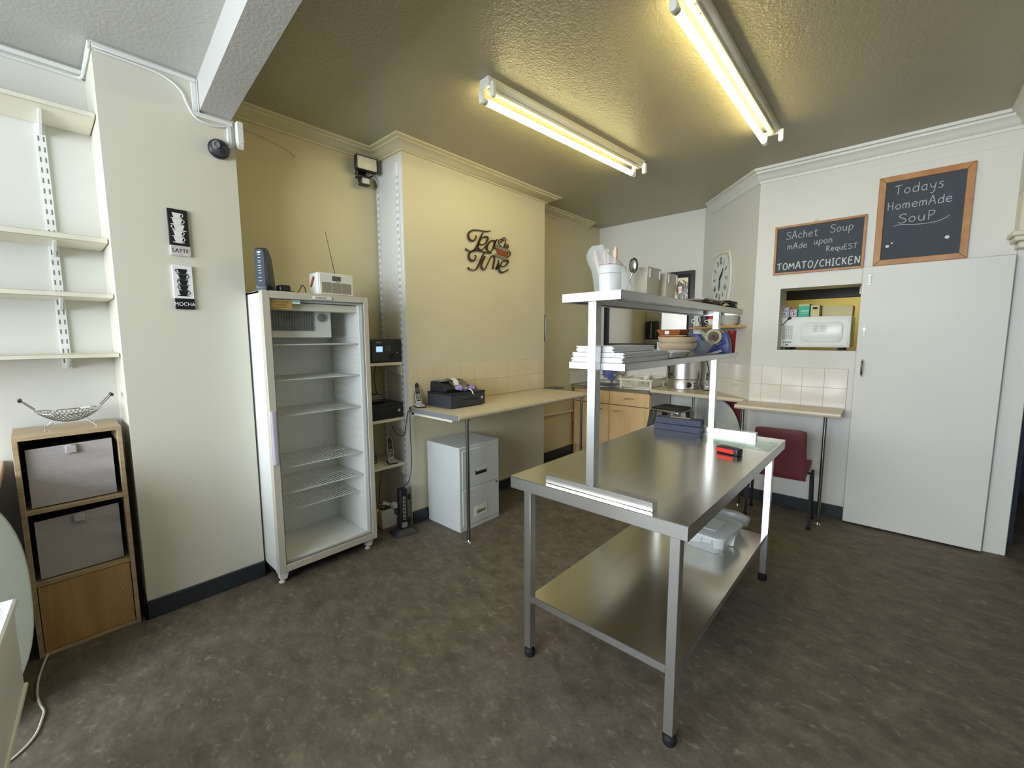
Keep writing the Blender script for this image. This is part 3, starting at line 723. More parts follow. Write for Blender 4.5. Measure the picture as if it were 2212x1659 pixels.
t = thing('radio', 'white portable radio with tan strap and raised aerial on the fridge', 'radio', (-2.765, 1.325, ft), math.radians(4))
mb = MB().rbox(-.058, -.122, 0, .052, .122, .140, .012, axis='x'); build('body', mb, 'white', t, bevel=.005, seg=2)
mb = MB().rbox(.050, -.113, .006, .056, .113, .132, .008, axis='x'); fp = build('front_panel', mb, 'white', t, bevel=.001)
gr = MB(); gb = MB()
for k in range(3):
    a = -.100+k*.068
    gb.box(.0555, a, .014, .0570, a+.063, .080)
    for i in range(11):
        z = .016+i*.006
        pts = [(.0575, a+.002+.059*j/12, z+.0014*math.sin(j*1.6)) for j in range(13)]
        gr.tube(pts, .0011, 4)
build('grille_backing', gb, 'greyd', fp); build('speaker_grille', gr, 'card', fp)
build('display', MB().box(.0558, -.030, .092, .0572, .028, .121), 'lcd', fp)
build('brand_mark', MB().box(.0558, -.006, .083, .0566, .012, .087), 'greyd', fp)
mb = MB()
for y in (-.045, -.015, .04, .07): mb.cyl((0, y, .139), (0, y, .146), .010, 14)
build('top_knob', mb, 'silverp', t)
for s in (-1, 1):
    mb = MB().prism([(-.045, s*.1225, .055), (-.028, s*.1225, .048), (.012, s*.1225, .100), (.010, s*.1225, .114), (-.004, s*.1225, .116)], (0, s*.004, 0))
    build('strap', mb, 'leather', t, bevel=.001)
build('aerial', MB().tube([(-.02, .035, .14), (-.02, -.018, .405)], [.0028, .0016], 6).sphere((-.02, -.018, .405), .0032), 'polem', t)

# floodlight with motion sensor in the corner of the alcove
t = thing('floodlight', 'black halogen floodlight with sensor high in the alcove corner', 'light', (XA2, 1.80, 2.80), math.radians(-6))
mb = MB().box(.075, -.085, -.050, .115, .085, .055); build('housing', mb, 'black', t, bevel=.004)
mb = MB().prism([(.03, -.06, -.035), (.03, .06, -.035), (.03, .06, .04), (.03, -.06, .04)], (.047, 0, 0)); build('rear_case', mb, 'black', t, bevel=.006)
M['reflector'] = mat('bright_reflector', (222, 216, 196), 0.25, 0.35, var=.08)
mb = MB(); q = [(.1156, -.072, -.040), (.1156, .072, -.040), (.1156, .072, .044), (.1156, -.072, .044)]; c_ = [(.098, -.02, -.008), (.098, .02, -.008), (.098, .02, .012), (.098, -.02, .012)]
Q_ = [mb.bm.verts.new(v) for v in q]; C_ = [mb.bm.verts.new(v) for v in c_]
for i in range(4): mb.face([Q_[i], Q_[(i+1) % 4], C_[(i+1) % 4], C_[i]])
mb.face(C_)
mb2 = MB().box(.1152, -.074, -.042, .1165, .074, -.039).box(.1152, -.074, .043, .1165, .074, .046).box(.1152, -.074, -.042, .1165, -.071, .046).box(.1152, .071, -.042, .1165, .074, .046)
build('reflector', MB().box(.112, -.072, -.040, .1158, .072, .044), 'reflector', t)
build('bezel', mb2, 'silverp', t)
build('bulb', MB().cyl((.1175, -.03, .0), (.1175, .03, .0), .005, 10), 'white', t)
mb = MB().box(0, -.03, -.10, .02, .03, .02).tube([(.01, -.05, -.06), (.06, -.065, -.06), (.075, -.065, -.02)], .006, 6).tube([(.01, .05, -.06), (.06, .065, -.06), (.075, .065, -.02)], .006, 6).box(.0, -.05, -.085, .06, .05, -.07)
build('bracket', mb, 'black', t, bevel=.002)
s_ = build('sensor', MB().box(.045, -.045, -.150, .095, .030, -.088), 'black', t, bevel=.004)
build('sensor_window', MB().box(.095, -.036, -.140, .099, .022, -.100), 'silverp', s_, bevel=.004)
pts = spline([(XA2+.06, 1.86, 2.74), (XA2+.05, 1.90, 2.72), (XA2+.03, 1.922, 2.66), (XA2+.022, 1.924, 2.55), (XA2+.022, 1.924, 2.30)], 6)
solo('cable', MB().tube(pts, .004, 6), 'white', 'pale cable dropping from the floodlight down the alcove corner', 'cable')

# loose old wire by the alcove cornice
pts = spline([(XA2+.006, .95, 2.825), (XA2+.006, 1.10, 2.805), (XA2+.006, 1.24, 2.775), (XA2+.010, 1.30, 2.750), (XA2+.016, 1.315, 2.735), (XA2+.010, 1.30, 2.728)], 6)
solo('loose_wire', MB().tube(pts, .003, 6), 'trim', 'short loose painted wire under the alcove cornice', 'wire')

# ---------------------------------------------------------------- shelving between fridge and chimney breast
U1 = slotted_upright('shelf_upright', 'front slotted rail on the chimney breast side, beside the wall with lettering', -2.885, YC0, .35, 2.80, 'y', 'slotted rails on the chimney breast side')
U2 = slotted_upright('shelf_upright', 'rear slotted rail in the alcove corner under the floodlight', -3.155, YC0, .35, 2.78, 'y', 'slotted rails on the chimney breast side')
SL = ['cream shelf under the black printer', 'cream shelf under the old black till', 'low cream shelf under the cordless phone, next to the chimney breast']
for i, z in enumerate((1.290, .855, .490)):
    t = thing('alcove_shelf', SL[i], 'shelf', (-3.04, 1.74, z), None, 'shelves beside the fridge')
    build('board', MB().box(XA2+.002, 1.535, z, -2.875, YC0-.018, z+.022), 'offwhite', t, bevel=.002)
    build('bracket', MB().prism([(-2.885, YC0-.030, z), (-2.885, YC0-.030, z-.082), (-3.17, YC0-.030, z-.040), (-3.17, YC0-.030, z)], (0, .012, 0)), 'offwhite', t, bevel=.001)

z0 = 1.312
t = thing('printer', 'black compact printer with blue screen on the shelf beside the fridge', 'printer', (-3.0, 1.72, z0), None)
build('body', MB().box(-3.14, 1.545, z0, -2.885, 1.908, z0+.178), 'black', t, bevel=.006, seg=2)
p_ = build('control_panel', MB().box(-2.886, 1.655, z0+.012, -2.880, 1.835, z0+.165), 'black2', t, bevel=.001)
build('screen', MB().box(-2.8805, 1.690, z0+.082, -2.8785, 1.742, z0+.122), 'screen', p_)
build('lettering', textmesh('EPSON', .013, (-2.8795, 1.712, z0+.148), (0, 1, 0), (0, 0, 1), .0006, 'CENTER'), 'white', p_)
mb = MB()
for i in range(3):
    for j in range(4): mb.box(-2.880, 1.765+j*.012, z0+.088+i*.014, -2.8785, 1.772+j*.012, z0+.095+i*.014)
build('button', mb, 'greyd', p_)
build('card_slot', MB().box(-2.881, 1.795, z0+.020, -2.8790, 1.838, z0+.065), 'rubber', t)
build('output_tray', MB().box(-2.885, 1.56, z0+.008, -2.872, 1.785, z0+.016), 'black', t, bevel=.001)
build('badge', MB().prism([(-2.8850, 1.862, z0+.075), (-2.8850, 1.882, z0+.075), (-2.8850, 1.872, z0+.068)], (.002, 0, 0)), 'silverp', t)
solo('paper_sheet', MB().prism([(-3.05, 1.56, 1.49), (-3.05, 1.60, 1.49), (-3.05, 1.625, 1.50), (-3.06, 1.605, 1.60), (-3.06, 1.56, 1.60)], (-.003, 0, 0)), 'paper', 'white paper corner standing behind the printer by the fridge', 'paper')

def till(label, x0, y0, z0, W, D, old):
    t = thing('cash_register', label, 'till', (x0-D/2, y0+W/2, z0), None)
    dr = build('cash_drawer', MB().box(x0-D, y0, z0+.006, x0, y0+W, z0+.105), 'black2' if not old else 'black', t, bevel=.005, seg=2)
    mb = MB().box(x0-D, y0-.002, z0+.105, x0+.004, y0+W+.002, z0+.118); build('drawer_cover', mb, 'black', t, bevel=.003)
    if not old: build('receipt_slot', MB().box(x0-.001, y0+W*.33, z0+.058, x0+.0015, y0+W*.80, z0+.065), 'rubber', dr)
    else: build('drawer_gap', MB().box(x0-.001, y0+.01, z0+.05, x0+.0015, y0+W-.01, z0+.054), 'rubber', dr)
    build('lock', MB().lathe([(.011, 0), (.012, .003), (.007, .005)], (x0, y0+W*.90, z0+(.062 if not old else .058)), 18, (1, 0, 0)), 'silverp', dr)
    yb0, yb1 = (y0+.015, y0+W*.76) if not old else (y0+.04, y0+W*.72)
    a, b = x0-D+.015, x0-(.075 if not old else .10)
    hz_, lz = (.200, .152) if not old else (.178, .140)
    mb = MB().prism([(a, yb0, z0+.118), (b, yb0, z0+.118), (b+.01, yb0, z0+lz-.008), (b+.006, yb0, z0+lz), (a+.10, yb0, z0+hz_), (a+.01, yb0, z0+hz_)], (0, yb1-yb0, 0))
    up_ = build('upper_case', mb, 'black', t, bevel=.006, seg=2)
    n = Vector((hz_-lz, 0, (b+.006)-(a+.10))).normalized(); P0 = Vector((a+.10, 0, z0+hz_)); P1 = Vector((b+.006, 0, z0+lz))
    def on(u, y, h=.001): q = P0+(P1-P0)*u; return Vector((q.x, y, q.z))+n*h
    kp = MB()
    for i in range(5):
        for j in range(7):
            y = yb0+.36*(yb1-yb0)+j*(yb1-yb0)*.085
            u0 = .18+i*.155
            kp.hexa([on(u0, y), on(u0+.12, y), on(u0+.12, y+.016), on(u0, y+.016), on(u0, y, .006), on(u0+.12, y, .006), on(u0+.12, y+.016, .006), on(u0, y+.016, .006)])
    build('keypad', kp, 'greymetal' if not old else 'greyd', up_, bevel=.001)
    dsp = MB().box(a+.02, yb0+.45*(yb1-yb0), z0+hz_-.001, a+.085, yb1-.02, z0+hz_+.004); build('display', dsp, 'lcd', up_)
    if not old:
        ty = yb0+.13
        build('printer_cover', MB().box(a+.03, yb0+.02, z0+hz_-.002, a+.13, ty+.02, z0+hz_+.006), 'greymetal', up_, bevel=.003)
        pts = [(P0.x-.02, z0+hz_+.008), (P0.x+.01, z0+hz_+.020), (P0.x+.05, z0+hz_+.020), (P0.x+.085, z0+hz_+.004), (P0.x+.098, z0+hz_-.030)]
        mb = MB(); s2 = spline([(x, 0, z) for x, z in pts], 5)
        A = [mb.bm.verts.new((p.x, ty-.045, p.z)) for p in s2]; B = [mb.bm.verts.new((p.x, ty+.005, p.z)) for p in s2]
        for i in range(len(A)-1): mb.face([A[i], A[i+1], B[i+1], B[i]])
        build('receipt', mb, 'paper', t)
    return t
till('black cash register with white receipt on the beige counter', -2.487, 2.065, .957, .36, .29, False)
till('older black cash register on the shelf beside the fridge', -2.885, 1.560, .877, .345, .27, True)
t = thing('lilac_pouch', 'crumpled lilac pouch lying on the till drawer', 'pouch', (-2.54, 2.27, 1.075), None)
mb = MB(); n = 16
for k in range(1):
    rows = []
    for i in range(n+1):
        u = i/n; y = 2.165+u*.205; rr = (.020+.006*math.sin(u*19))*(1 if .08 < u < .97 else .75)
        rows.append([mb.bm.verts.new((-2.535+1.35*rr*math.cos(2*math.pi*j/10)+.006*math.sin(u*11), y, 1.0755+.022+rr*.95*math.sin(2*math.pi*j/10)+(.012 if u < .15 else 0))) for j in range(10)])
    for A, B in zip(rows, rows[1:]):
        for j in range(10): mb.face([A[j], A[(j+1) % 10], B[(j+1) % 10], B[j]])
    mb.face(rows[0]); mb.face(rows[-1])
build('pouch', mb, 'lilac', t)
build('tag', MB().tube(spline([(-2.510, 2.27, 1.092), (-2.492, 2.275, 1.090), (-2.480, 2.282, 1.070), (-2.479, 2.288, 1.053)], 4), .004, 6), 'paper', t)

def phone(label, x, y, z, rz):
    """cordless phone standing in its cradle; local +x is the front"""
    t = thing('cordless_phone', label, 'phone', (x, y, z), rz, 'cordless phones')
    mb = MB().prism([(-.045, -.034, 0), (.055, -.038, 0), (.062, -.028, 0), (.062, .028, 0), (.055, .038, 0), (-.045, .034, 0)], (0, 0, .010)); b = build('base', mb, 'black', t, bevel=.004)
    mb = MB().hexa([(-.040, -.030, .010), (.058, -.034, .010), (.058, .034, .010), (-.040, .030, .010), (-.034, -.028, .032), (.054, -.030, .015), (.054, .030, .015), (-.034, .028, .032)])
    build('cradle', mb, 'silverp', t, bevel=.004, seg=2)
    T = Matrix.Translation((-.012, 0, .024)) @ Matrix.Rotation(math.radians(-17), 4, 'Y')
    prof = [(-.023, 0), (.023, 0), (.0245, .02), (.0245, .10), (.022, .15), (.012, .172), (-.012, .172), (-.022, .15), (-.0245, .10), (-.0245, .02)]
    mb = MB().prism([(-.012, y_, z_) for y_, z_ in prof], (.012, 0, 0)).xf(T); build('handset_back', mb, 'black', t, bevel=.004, seg=2)
    mb = MB().prism([(0, y_, z_) for y_, z_ in prof], (.010, 0, 0)).xf(T); hs = build('handset', mb, 'silverp', t, bevel=.004, seg=2)
    prof2 = [(y_*.74, .02+(z_)*.86) for y_, z_ in prof]
    build('keypad_panel', MB().prism([(.0096, y_, z_) for y_, z_ in prof2], (.0012, 0, 0)).xf(T), 'black', hs)
    mb = MB()
    for i in range(5):
        for j in range(3): mb.box(.0106, -.0135+j*.0097, .028+i*.011, .0122, -.0065+j*.0097, .035+i*.011)
    build('button', mb.xf(T), 'silverp', hs)
    build('screen', MB().box(.0106, -.013, .094, .0118, .013, .128).xf(T), 'lcd', hs)
    return t
phone('cordless phone in its cradle on the beige counter beside the till', -2.775, 1.985, .957, math.radians(-15))
phone('cordless phone in its cradle on the low shelf beside the fridge', -2.945, 1.825, .512, math.radians(-20))
phone('cordless phone in its cradle beside the steel water urn', -1.52, 4.83, .922, math.radians(-75))

# beige counter along the chimney breast
t = thing('counter', 'long beige counter on steel poles below the wall lettering', 'counter', (-2.53, 2.75, 0), None)
mb = MB().prism([(XC+.002, 1.928, .918), (-2.247, 1.928, .918), (-2.239, 1.928, .924), (-2.235, 1.928, .937), (-2.239, 1.928, .950), (-2.247, 1.928, .956), (XC+.002, 1.928, .956)], (0, 1.66, 0))
build('worktop', mb, 'worktop', t)
build('end_strip', MB().box(XC+.004, 1.922, .919, -2.245, 1.929, .955), 'greyd', t)
build('batten', MB().box(XC+.002, 1.95, .882, XC+.03, 3.55, .918).box(XC+.002, 1.95, .895, -2.34, 1.975, .918), 'offwhite', t)
for y in (2.018, 3.50):
    l_ = build('leg', MB().cyl((-2.255, y, .012), (-2.255, y, .918), .0125, 18), 'polem', t)
    build('foot', MB().lathe([(.028, 0), (.028, .004), (.018, .010), (.014, .022)], (-2.255, y, 0), 18), 'chrome', l_)
    build('flange', MB().lathe([(.014, .890), (.016, .906), (.028, .912), (.028, .918)], (-2.255, y, 0), 18), 'chrome', l_)

t = thing('filing_cabinet', 'light grey two drawer filing cabinet under the beige counter', 'cabinet', (-2.61, 2.285, 0), None)
cx = -2.405
build('body', MB().box(-2.808, 2.072, 0, cx-.006, 2.502, .668), 'grey', t, bevel=.003)
for i, (a, b) in enumerate(((.335, .640), (.040, .327))):
    d = build('drawer', MB().box(cx-.008, 2.098, a, cx, 2.494, b), 'grey', t, bevel=.003)
    if i == 0:
        build('handle_recess', MB().box(cx-.001, 2.232, .425, cx+.0015, 2.352, .468), 'rubber', d)
        build('pull', MB().prism([(cx, 2.232, .470), (cx, 2.352, .470), (cx, 2.342, .452), (cx, 2.242, .452)], (.006, 0, 0)), 'grey', d)
    else:
        build('label_holder', MB().box(cx-.001, 2.218, .088, cx+.003, 2.352, .168), 'offwhite', d, bevel=.001)
        build('handle_recess', MB().prism([(cx+.002, 2.236, .108), (cx+.002, 2.334, .112), (cx+.002, 2.336, .136), (cx+.002, 2.30, .132), (cx+.002, 2.27, .138), (cx+.002, 2.236, .130)], (.0018, 0, 0)), 'greyd', d)
build('lock', MB().lathe([(.010, 0), (.010, .004), (.006, .006)], (cx, 2.462, .318), 16, (1, 0, 0)), 'chrome', t)

# odds and ends on the floor below the shelves
t = thing('white_tub', 'square white ice cream tub of bits on the floor by the power tower', 'tub', (-3.0, 1.79, 0), None)
mb = MB(); a, b, c_, d = -3.09, -2.905, 1.70, 1.845
o_ = [(a+.012, c_+.012, .001), (b-.012, c_+.012, .001), (b-.012, d-.012, .001), (a+.012, d-.012, .001), (a, c_, .155), (b, c_, .155), (b, d, .155), (a, d, .155)]
i_ = [(a+.015, c_+.015, .006), (b-.015, c_+.015, .006), (b-.015, d-.015, .006), (a+.015, d-.015, .006), (a+.003, c_+.003, .155), (b-.003, c_+.003, .155), (b-.003, d-.003, .155), (a+.003, d-.003, .155)]
O_ = [mb.bm.verts.new(v) for v in o_]; I_ = [mb.bm.verts.new(v) for v in i_]
for q in ((0, 1, 5, 4), (1, 2, 6, 5), (2, 3, 7, 6), (3, 0, 4, 7)): mb.face([O_[k] for k in q]); mb.face([I_[k] for k in q])
for k in range(4): mb.face([O_[4+k], O_[4+(k+1) % 4], I_[4+(k+1) % 4], I_[4+k]])
mb.face(O_[:4]); mb.face(I_[:4]); build('tub', mb, 'offwhite', t)
solo('white_lamp_bulb', MB().sphere((-2.915, 1.815, .165), .030).cyl((-2.935, 1.79, .175), (-2.97, 1.75, .19), .013, 12), 'china', 'white globe bulb resting on the rim of the white tub', 'bulb')
solo('coiled_cable', MB().tube([(-3.0+.05*math.cos(i*.6), 1.77+.045*math.sin(i*.6), .10+.0025*i) for i in range(30)], .004, 6), 'black', 'coil of dark cable inside the white tub', 'cable')
t = thing('yellow_tub', 'yellow tub half hidden behind the fridge corner', 'tub', (-2.97, 1.625, 0), None)
build('tub', MB().lathe([(.052, 0), (.056, .004), (.064, .16), (.068, .165), (.068, .172), (.060, .172), (.054, .02)], (-2.96, 1.625, 0), 24), 'paleyellow', t)
t = thing('power_tower', 'black upright tower socket strip on a wide base near the filing cabinet', 'power strip', (-2.755, 1.79, 0), math.radians(-12))
mb = MB().hexa([(-.085, -.095, 0), (.085, -.095, 0), (.085, .095, 0), (-.085, .095, 0), (-.045, -.05, .045), (.05, -.05, .045), (.05, .05, .045), (-.045, .05, .045)]); build('base', mb, 'black2', t, bevel=.012, seg=3)
mb = MB().rbox(-.035, -.033, .035, .035, .033, .350, .014); tw = build('tower', mb, 'black', t, bevel=.006, seg=2)
st = build('socket_panel', MB().rbox(.034, -.0105, .115, .0375, .0105, .300, .009, axis='x'), 'greymetal', tw)
mb = MB()
for i in range(6): mb.box(.0372, -.005, .125+i*.028, .0382, .005, .138+i*.028)
build('socket', mb, 'rubber', st)
build('rating_plate', MB().box(.0345, -.02, .055, .0362, .02, .095), 'greyd', tw)
pl_ = build('plug', MB().box(-.02, .033, .26, .02, .062, .30).box(-.02, -.062, .16, .02, -.033, .20).box(-.02, .033, .07, .02, .065, .11), 'black', t, bevel=.004)
CB = [('black cable hanging beside the counter end to the power tower', [(-2.80, 1.93, .962), (-2.80, 1.912, .955), (-2.79, 1.905, .90), (-2.785, 1.90, .75), (-2.775, 1.898, .60), (-2.77, 1.89, .48), (-2.765, 1.86, .39), (-2.755, 1.82, .37), (-2.755, 1.795, .353)], .0035),
      ('black cable looping under the till shelf by the rail', [(-2.83, 1.922, .93), (-2.835, 1.912, .90), (-2.85, 1.905, .80), (-2.87, 1.90, .74), (-2.90, 1.893, .72), (-2.95, 1.88, .74), (-2.99, 1.87, .79)], .003),
      ('black cable drooping behind the printer and old till', [(-3.16, 1.72, 1.31), (-3.165, 1.73, 1.20), (-3.16, 1.74, 1.10), (-3.165, 1.75, 1.03), (-3.165, 1.70, .98)], .004),
      ('thin black cable down the alcove corner behind the old till', [(-3.165, 1.86, 1.30), (-3.165, 1.83, 1.20), (-3.165, 1.84, 1.08), (-3.16, 1.86, 1.0), (-3.16, 1.86, .96)], .003),
      ('black cable dropping behind the low phone shelf to the floor', [(-3.165, 1.76, .86), (-3.165, 1.75, .70), (-3.165, 1.76, .52), (-3.168, 1.75, .40), (-3.165, 1.74, .20), (-3.12, 1.74, .10)], .005),
      ('thin cable dropping from the low shelf into the white tub', [(-3.15, 1.86, .49), (-3.15, 1.86, .42), (-3.14, 1.84, .33), (-3.10, 1.80, .24), (-3.05, 1.77, .18), (-3.02, 1.77, .12)], .003)]
for lb, pts, r in CB: solo('cable', MB().tube(spline(pts, 6), r, 6), 'black', lb, 'cable')
solo('coiled_cable', MB().tube([(-3.05+.05*math.cos(i*.55)+.01*math.sin(i*1.7), 1.68+.075*math.sin(i*.55), .517+.0022*i) for i in range(34)], .0035, 6), 'black2', 'coil of dark cable on the low shelf behind the phone', 'cable')

# ---------------------------------------------------------------- metal lettering on the chimney breast (traced on the wall plane, y and z in metres)
TT = thing('wall_lettering', 'dark metal wall lettering reading Tea Time with a teacup', 'sign', (XC, 2.81, 2.05), None)
def tp(pts): return [(XC+.014, _ty(a, b), _tz(a, b)) for a, b in pts]
# drawing grid 1770 x 1659 laid over a square of the wall
G0, G1, G2, G3 = (2.357, 2.475), (3.289, 2.658), (2.343, 1.916), (3.288, 1.993)   # (y, z) of its corners TL TR BL BR
def _bl(i, a, b):
    u, v = a/1770.0, b/1659.0
    return (G0[i]*(1-u)+G1[i]*u)*(1-v)+(G2[i]*(1-u)+G3[i]*u)*v
def _ty(a, b): return _bl(0, a, b)
def _tz(a, b): return _bl(1, a, b)
def letter(name, strokes):
    mb = MB()
    for pts, ws in strokes:
        s = spline(tp(pts), 6); k = len(s)-1
        W = [ws[min(int(i/k*(len(ws)-1)), len(ws)-2)]*(1-(i/k*(len(ws)-1)) % 1 if i < k else 0)+ws[min(int(i/k*(len(ws)-1))+1, len(ws)-1)]*((i/k*(len(ws)-1)) % 1 if i < k else 1) for i in range(k+1)]
        rows = []
        for i, p in enumerate(s):        # flat strip of metal on edge, wide across the stroke
            d = (s[min(i+1, k)]-s[max(i-1, 0)]).normalized(); nn = Vector((0, -d.z, d.y)).normalized()*W[i]
            rows.append([mb.bm.verts.new(p+nn+Vector((e, 0, 0))) for e in (-.004, .004)]+[mb.bm.verts.new(p-nn+Vector((e, 0, 0))) for e in (.004, -.004)])
        for A, B in zip(rows, rows[1:]):
            for j in range(4): mb.face([A[j], A[(j+1) % 4], B[(j+1) % 4], B[j]])
        mb.face(rows[0][::-1]); mb.face(rows[-1])
    return build(name, mb, 'bronze', TT)
n_, w_, x_ = .0042, .0080, .0105
letter('letter', [([(915, 310), (840, 326), (740, 318), (640, 300), (540, 292), (465, 315), (415, 370), (405, 440), (430, 510), (480, 548), (535, 535), (570, 490), (575, 440), (570, 425)], [n_, n_, n_, w_, x_, w_, n_, n_]),
                  ([(742, 345), (700, 430), (660, 520), (615, 630), (575, 720), (520, 780), (450, 800), (395, 780), (345, 742)], [n_, w_, w_, x_, n_, n_, w_])])
letter('letter', [([(650, 625), (730, 640), (800, 600), (850, 510), (835, 460), (770, 452), (705, 490), (655, 570), (620, 670), (635, 745), (690, 770), (755, 725), (830, 640)], [n_, n_, w_, w_, n_, n_, w_, x_, n_, n_])])
letter('letter', [([(1040, 560), (970, 538), (900, 570), (845, 650), (825, 730), (855, 790), (905, 822), (945, 780), (990, 680), (1035, 570), (1078, 515)], [n_, n_, w_, x_, w_, n_, n_, w_, n_]), ([(1035, 565), (1005, 660), (1000, 715), (1030, 750)], [n_, w_, n_])])
letter('letter', [([(945, 848), (860, 838), (760, 815), (640, 785), (540, 780), (470, 805), (425, 860), (415, 930), (440, 995), (490, 1027), (540, 1010), (570, 960), (568, 910), (545, 895)], [n_, n_, n_, w_, x_, w_, n_, n_]),
                  ([(765, 830), (720, 920), (670, 1040), (615, 1170), (560, 1240), (500, 1250), (440, 1235), (395, 1192)], [n_, w_, w_, n_, n_, w_])])
letter('letter', [([(785, 920), (735, 1010), (700, 1110), (710, 1200), (755, 1245), (800, 1195), (855, 1075), (905, 965)], [w_, x_, w_, n_, n_, n_])])
letter('letter', [([(895, 975), (950, 908), (1000, 912), (1012, 985), (990, 1110), (968, 1225)], [n_, n_, w_, w_, w_]), ([(1105, 1000), (1112, 1065), (1085, 1150), (1050, 1230), (1110, 1130)], [n_, w_, w_, n_])])
letter('letter', [([(1160, 1135), (1240, 1168), (1320, 1110), (1360, 1040), (1315, 1022), (1235, 1030), (1165, 1110), (1122, 1210), (1150, 1285), (1215, 1302), (1290, 1275), (1360, 1230)], [n_, n_, w_, n_, n_, w_, x_, n_, n_])])
def quad(pts, d0, d1): return MB().prism([(XC+d0, _ty(a, b), _tz(a, b)) for a, b in pts], (d1-d0, 0, 0))
build('cup', quad([(1058, 730), (1345, 830), (1318, 962), (1102, 882)], .010, .018), 'copper', TT)
mb = quad([(1050, 655), (1372, 770), (1348, 832), (1054, 728)], .010, .020)
mb.prism([(XC+.010, _ty(a, b), _tz(a, b)) for a, b in ((1010, 855), (1100, 890), (1320, 965), (1388, 985), (1250, 1000), (1080, 920))], (.012, 0, 0))
build('cup_rim_and_saucer', mb, 'greymetal', TT)
letter('cup_outline', [([(1050, 655), (1200, 710), (1372, 770)], [n_, n_]), ([(1362, 790), (1412, 835), (1400, 900), (1350, 935)], [n_, n_, n_]), ([(1360, 770), (1340, 880), (1318, 965)], [n_, n_])])
k_ = .003
letter('steam_curl', [([(1180, 690), (1120, 620), (1118, 545), (1160, 508), (1200, 540), (1180, 590), (1150, 575)], [k_, k_]), ([(1245, 705), (1280, 610), (1295, 525), (1255, 470), (1215, 500), (1232, 545), (1258, 530)], [k_, k_]), ([(1275, 715), (1290, 650), (1330, 628), (1362, 680), (1340, 730), (1318, 700), (1332, 670)], [k_, k_])])

# ================================================================== STEEL WORK TABLE AND OVERSHELF
TX0, TX1, TY0, TY1, TZ = -1.283, -.480, 1.407, 3.020, .870
t = thing('steel_table', 'stainless steel work table with lower shelf in the middle of the room', 'table', (-.88, 2.2, 0), None)
mb = MB()
mb.hexa([(TX0, TY0, TZ-.0025), (TX1, TY0, TZ-.0025), (TX1, TY1, TZ-.0025), (TX0, TY1, TZ-.0025), (TX0, TY0, TZ), (TX1, TY0, TZ), (TX1, TY1, TZ), (TX0, TY1, TZ)])
build('tabletop', mb, 'steely', t)
mb = MB()
for a in ((TX0, TY0, TX1, TY0+.003), (TX0, TY1-.003, TX1, TY1), (TX0, TY0, TX0+.003, TY1), (TX1-.003, TY0, TX1, TY1)):
    mb.box(a[0], a[1], TZ-.054, a[2], a[3], TZ-.0005)
mb.box(TX0, TY0, TZ-.054, TX1, TY0+.02, TZ-.052).box(TX0, TY0, TZ-.054, TX0+.02, TY1, TZ-.052).box(TX1-.02, TY0, TZ-.054, TX1, TY1, TZ-.052)
build('rim', mb, 'steel', t, bevel=.0008)
LX, LY = (-1.207, -.535), (1.455, 2.905)
for x in LX:
    for y in LY:
        l_ = build('leg', MB().box(x-.019, y-.019, .045, x+.019, y+.019, TZ-.0025), 'steel', t, bevel=.002)
        build('foot', MB().lathe([(.022, 0), (.025, .006), (.025, .028), (.018, .036), (.018, .048)], (x, y, 0), 18), 'rubber', l_)
UZ = .290
mb = MB().box(LX[0]-.006, LY[0]+.012, UZ-.0025, LX[1]+.006, LY[1]-.012, UZ)
build('lower_shelf', mb, 'steely', t)
mb = MB()
for a in ((LX[0]-.006, LY[0]+.012, LX[1]+.006, LY[0]+.015), (LX[0]-.006, LY[1]-.015, LX[1]+.006, LY[1]-.012), (LX[0]-.006, LY[0]+.012, LX[0]-.003, LY[1]-.012), (LX[1]+.003, LY[0]+.012, LX[1]+.006, LY[1]-.012)):
    mb.box(a[0], a[1], UZ-.035, a[2], a[3], UZ-.0003)
build('shelf_rim', mb, 'steel', t, bevel=.0006)

t = thing('overshelf', 'two tier stainless steel overshelf standing on the work table', 'shelf', (-.875, 2.2, TZ), None)
S1, S2 = 1.398, 1.668
def tray(name, x0, x1, y0, y1, z, h):
    mb = MB().box(x0, y0, z-.002, x1, y1, z)
    for a in ((x0, y0, x1, y0+.003), (x0, y1-.003, x1, y1), (x0, y0, x0+.003, y1), (x1-.003, y0, x1, y1)): mb.box(a[0], a[1], z-h, a[2], a[3], z-.0004)
    mb.box(x0, y0, z-h, x1, y0+.018, z-h+.0015).box(x1-.018, y0, z-h, x1, y1, z-h+.0015).box(x0, y0, z-h, x0+.018, y1, z-h+.0015)
    return build(name, mb, 'steel', t, bevel=.0006)
tray('top_shelf', -1.012, -.752, 1.418, 3.005, S2, .034)
tray('middle_shelf', -1.020, -.762, 1.482, 3.000, S1, .028)
for y in (1.462, 2.945):
    u_ = build('upright', MB().box(-.905, y-.019, TZ+.036, -.868, y+.019, S2-.002), 'steel', t, bevel=.0015)
    build('base_bar', MB().box(-1.105, y-.022, TZ+.0005, -.620, y+.020, TZ+.036), 'steel', t, bevel=.0015)
for x in (-.985, -.79): build('stiffener', MB().box(x-.012, 1.47, S2-.028, x+.012, 2.95, S2-.0025), 'steel', t, bevel=.001)

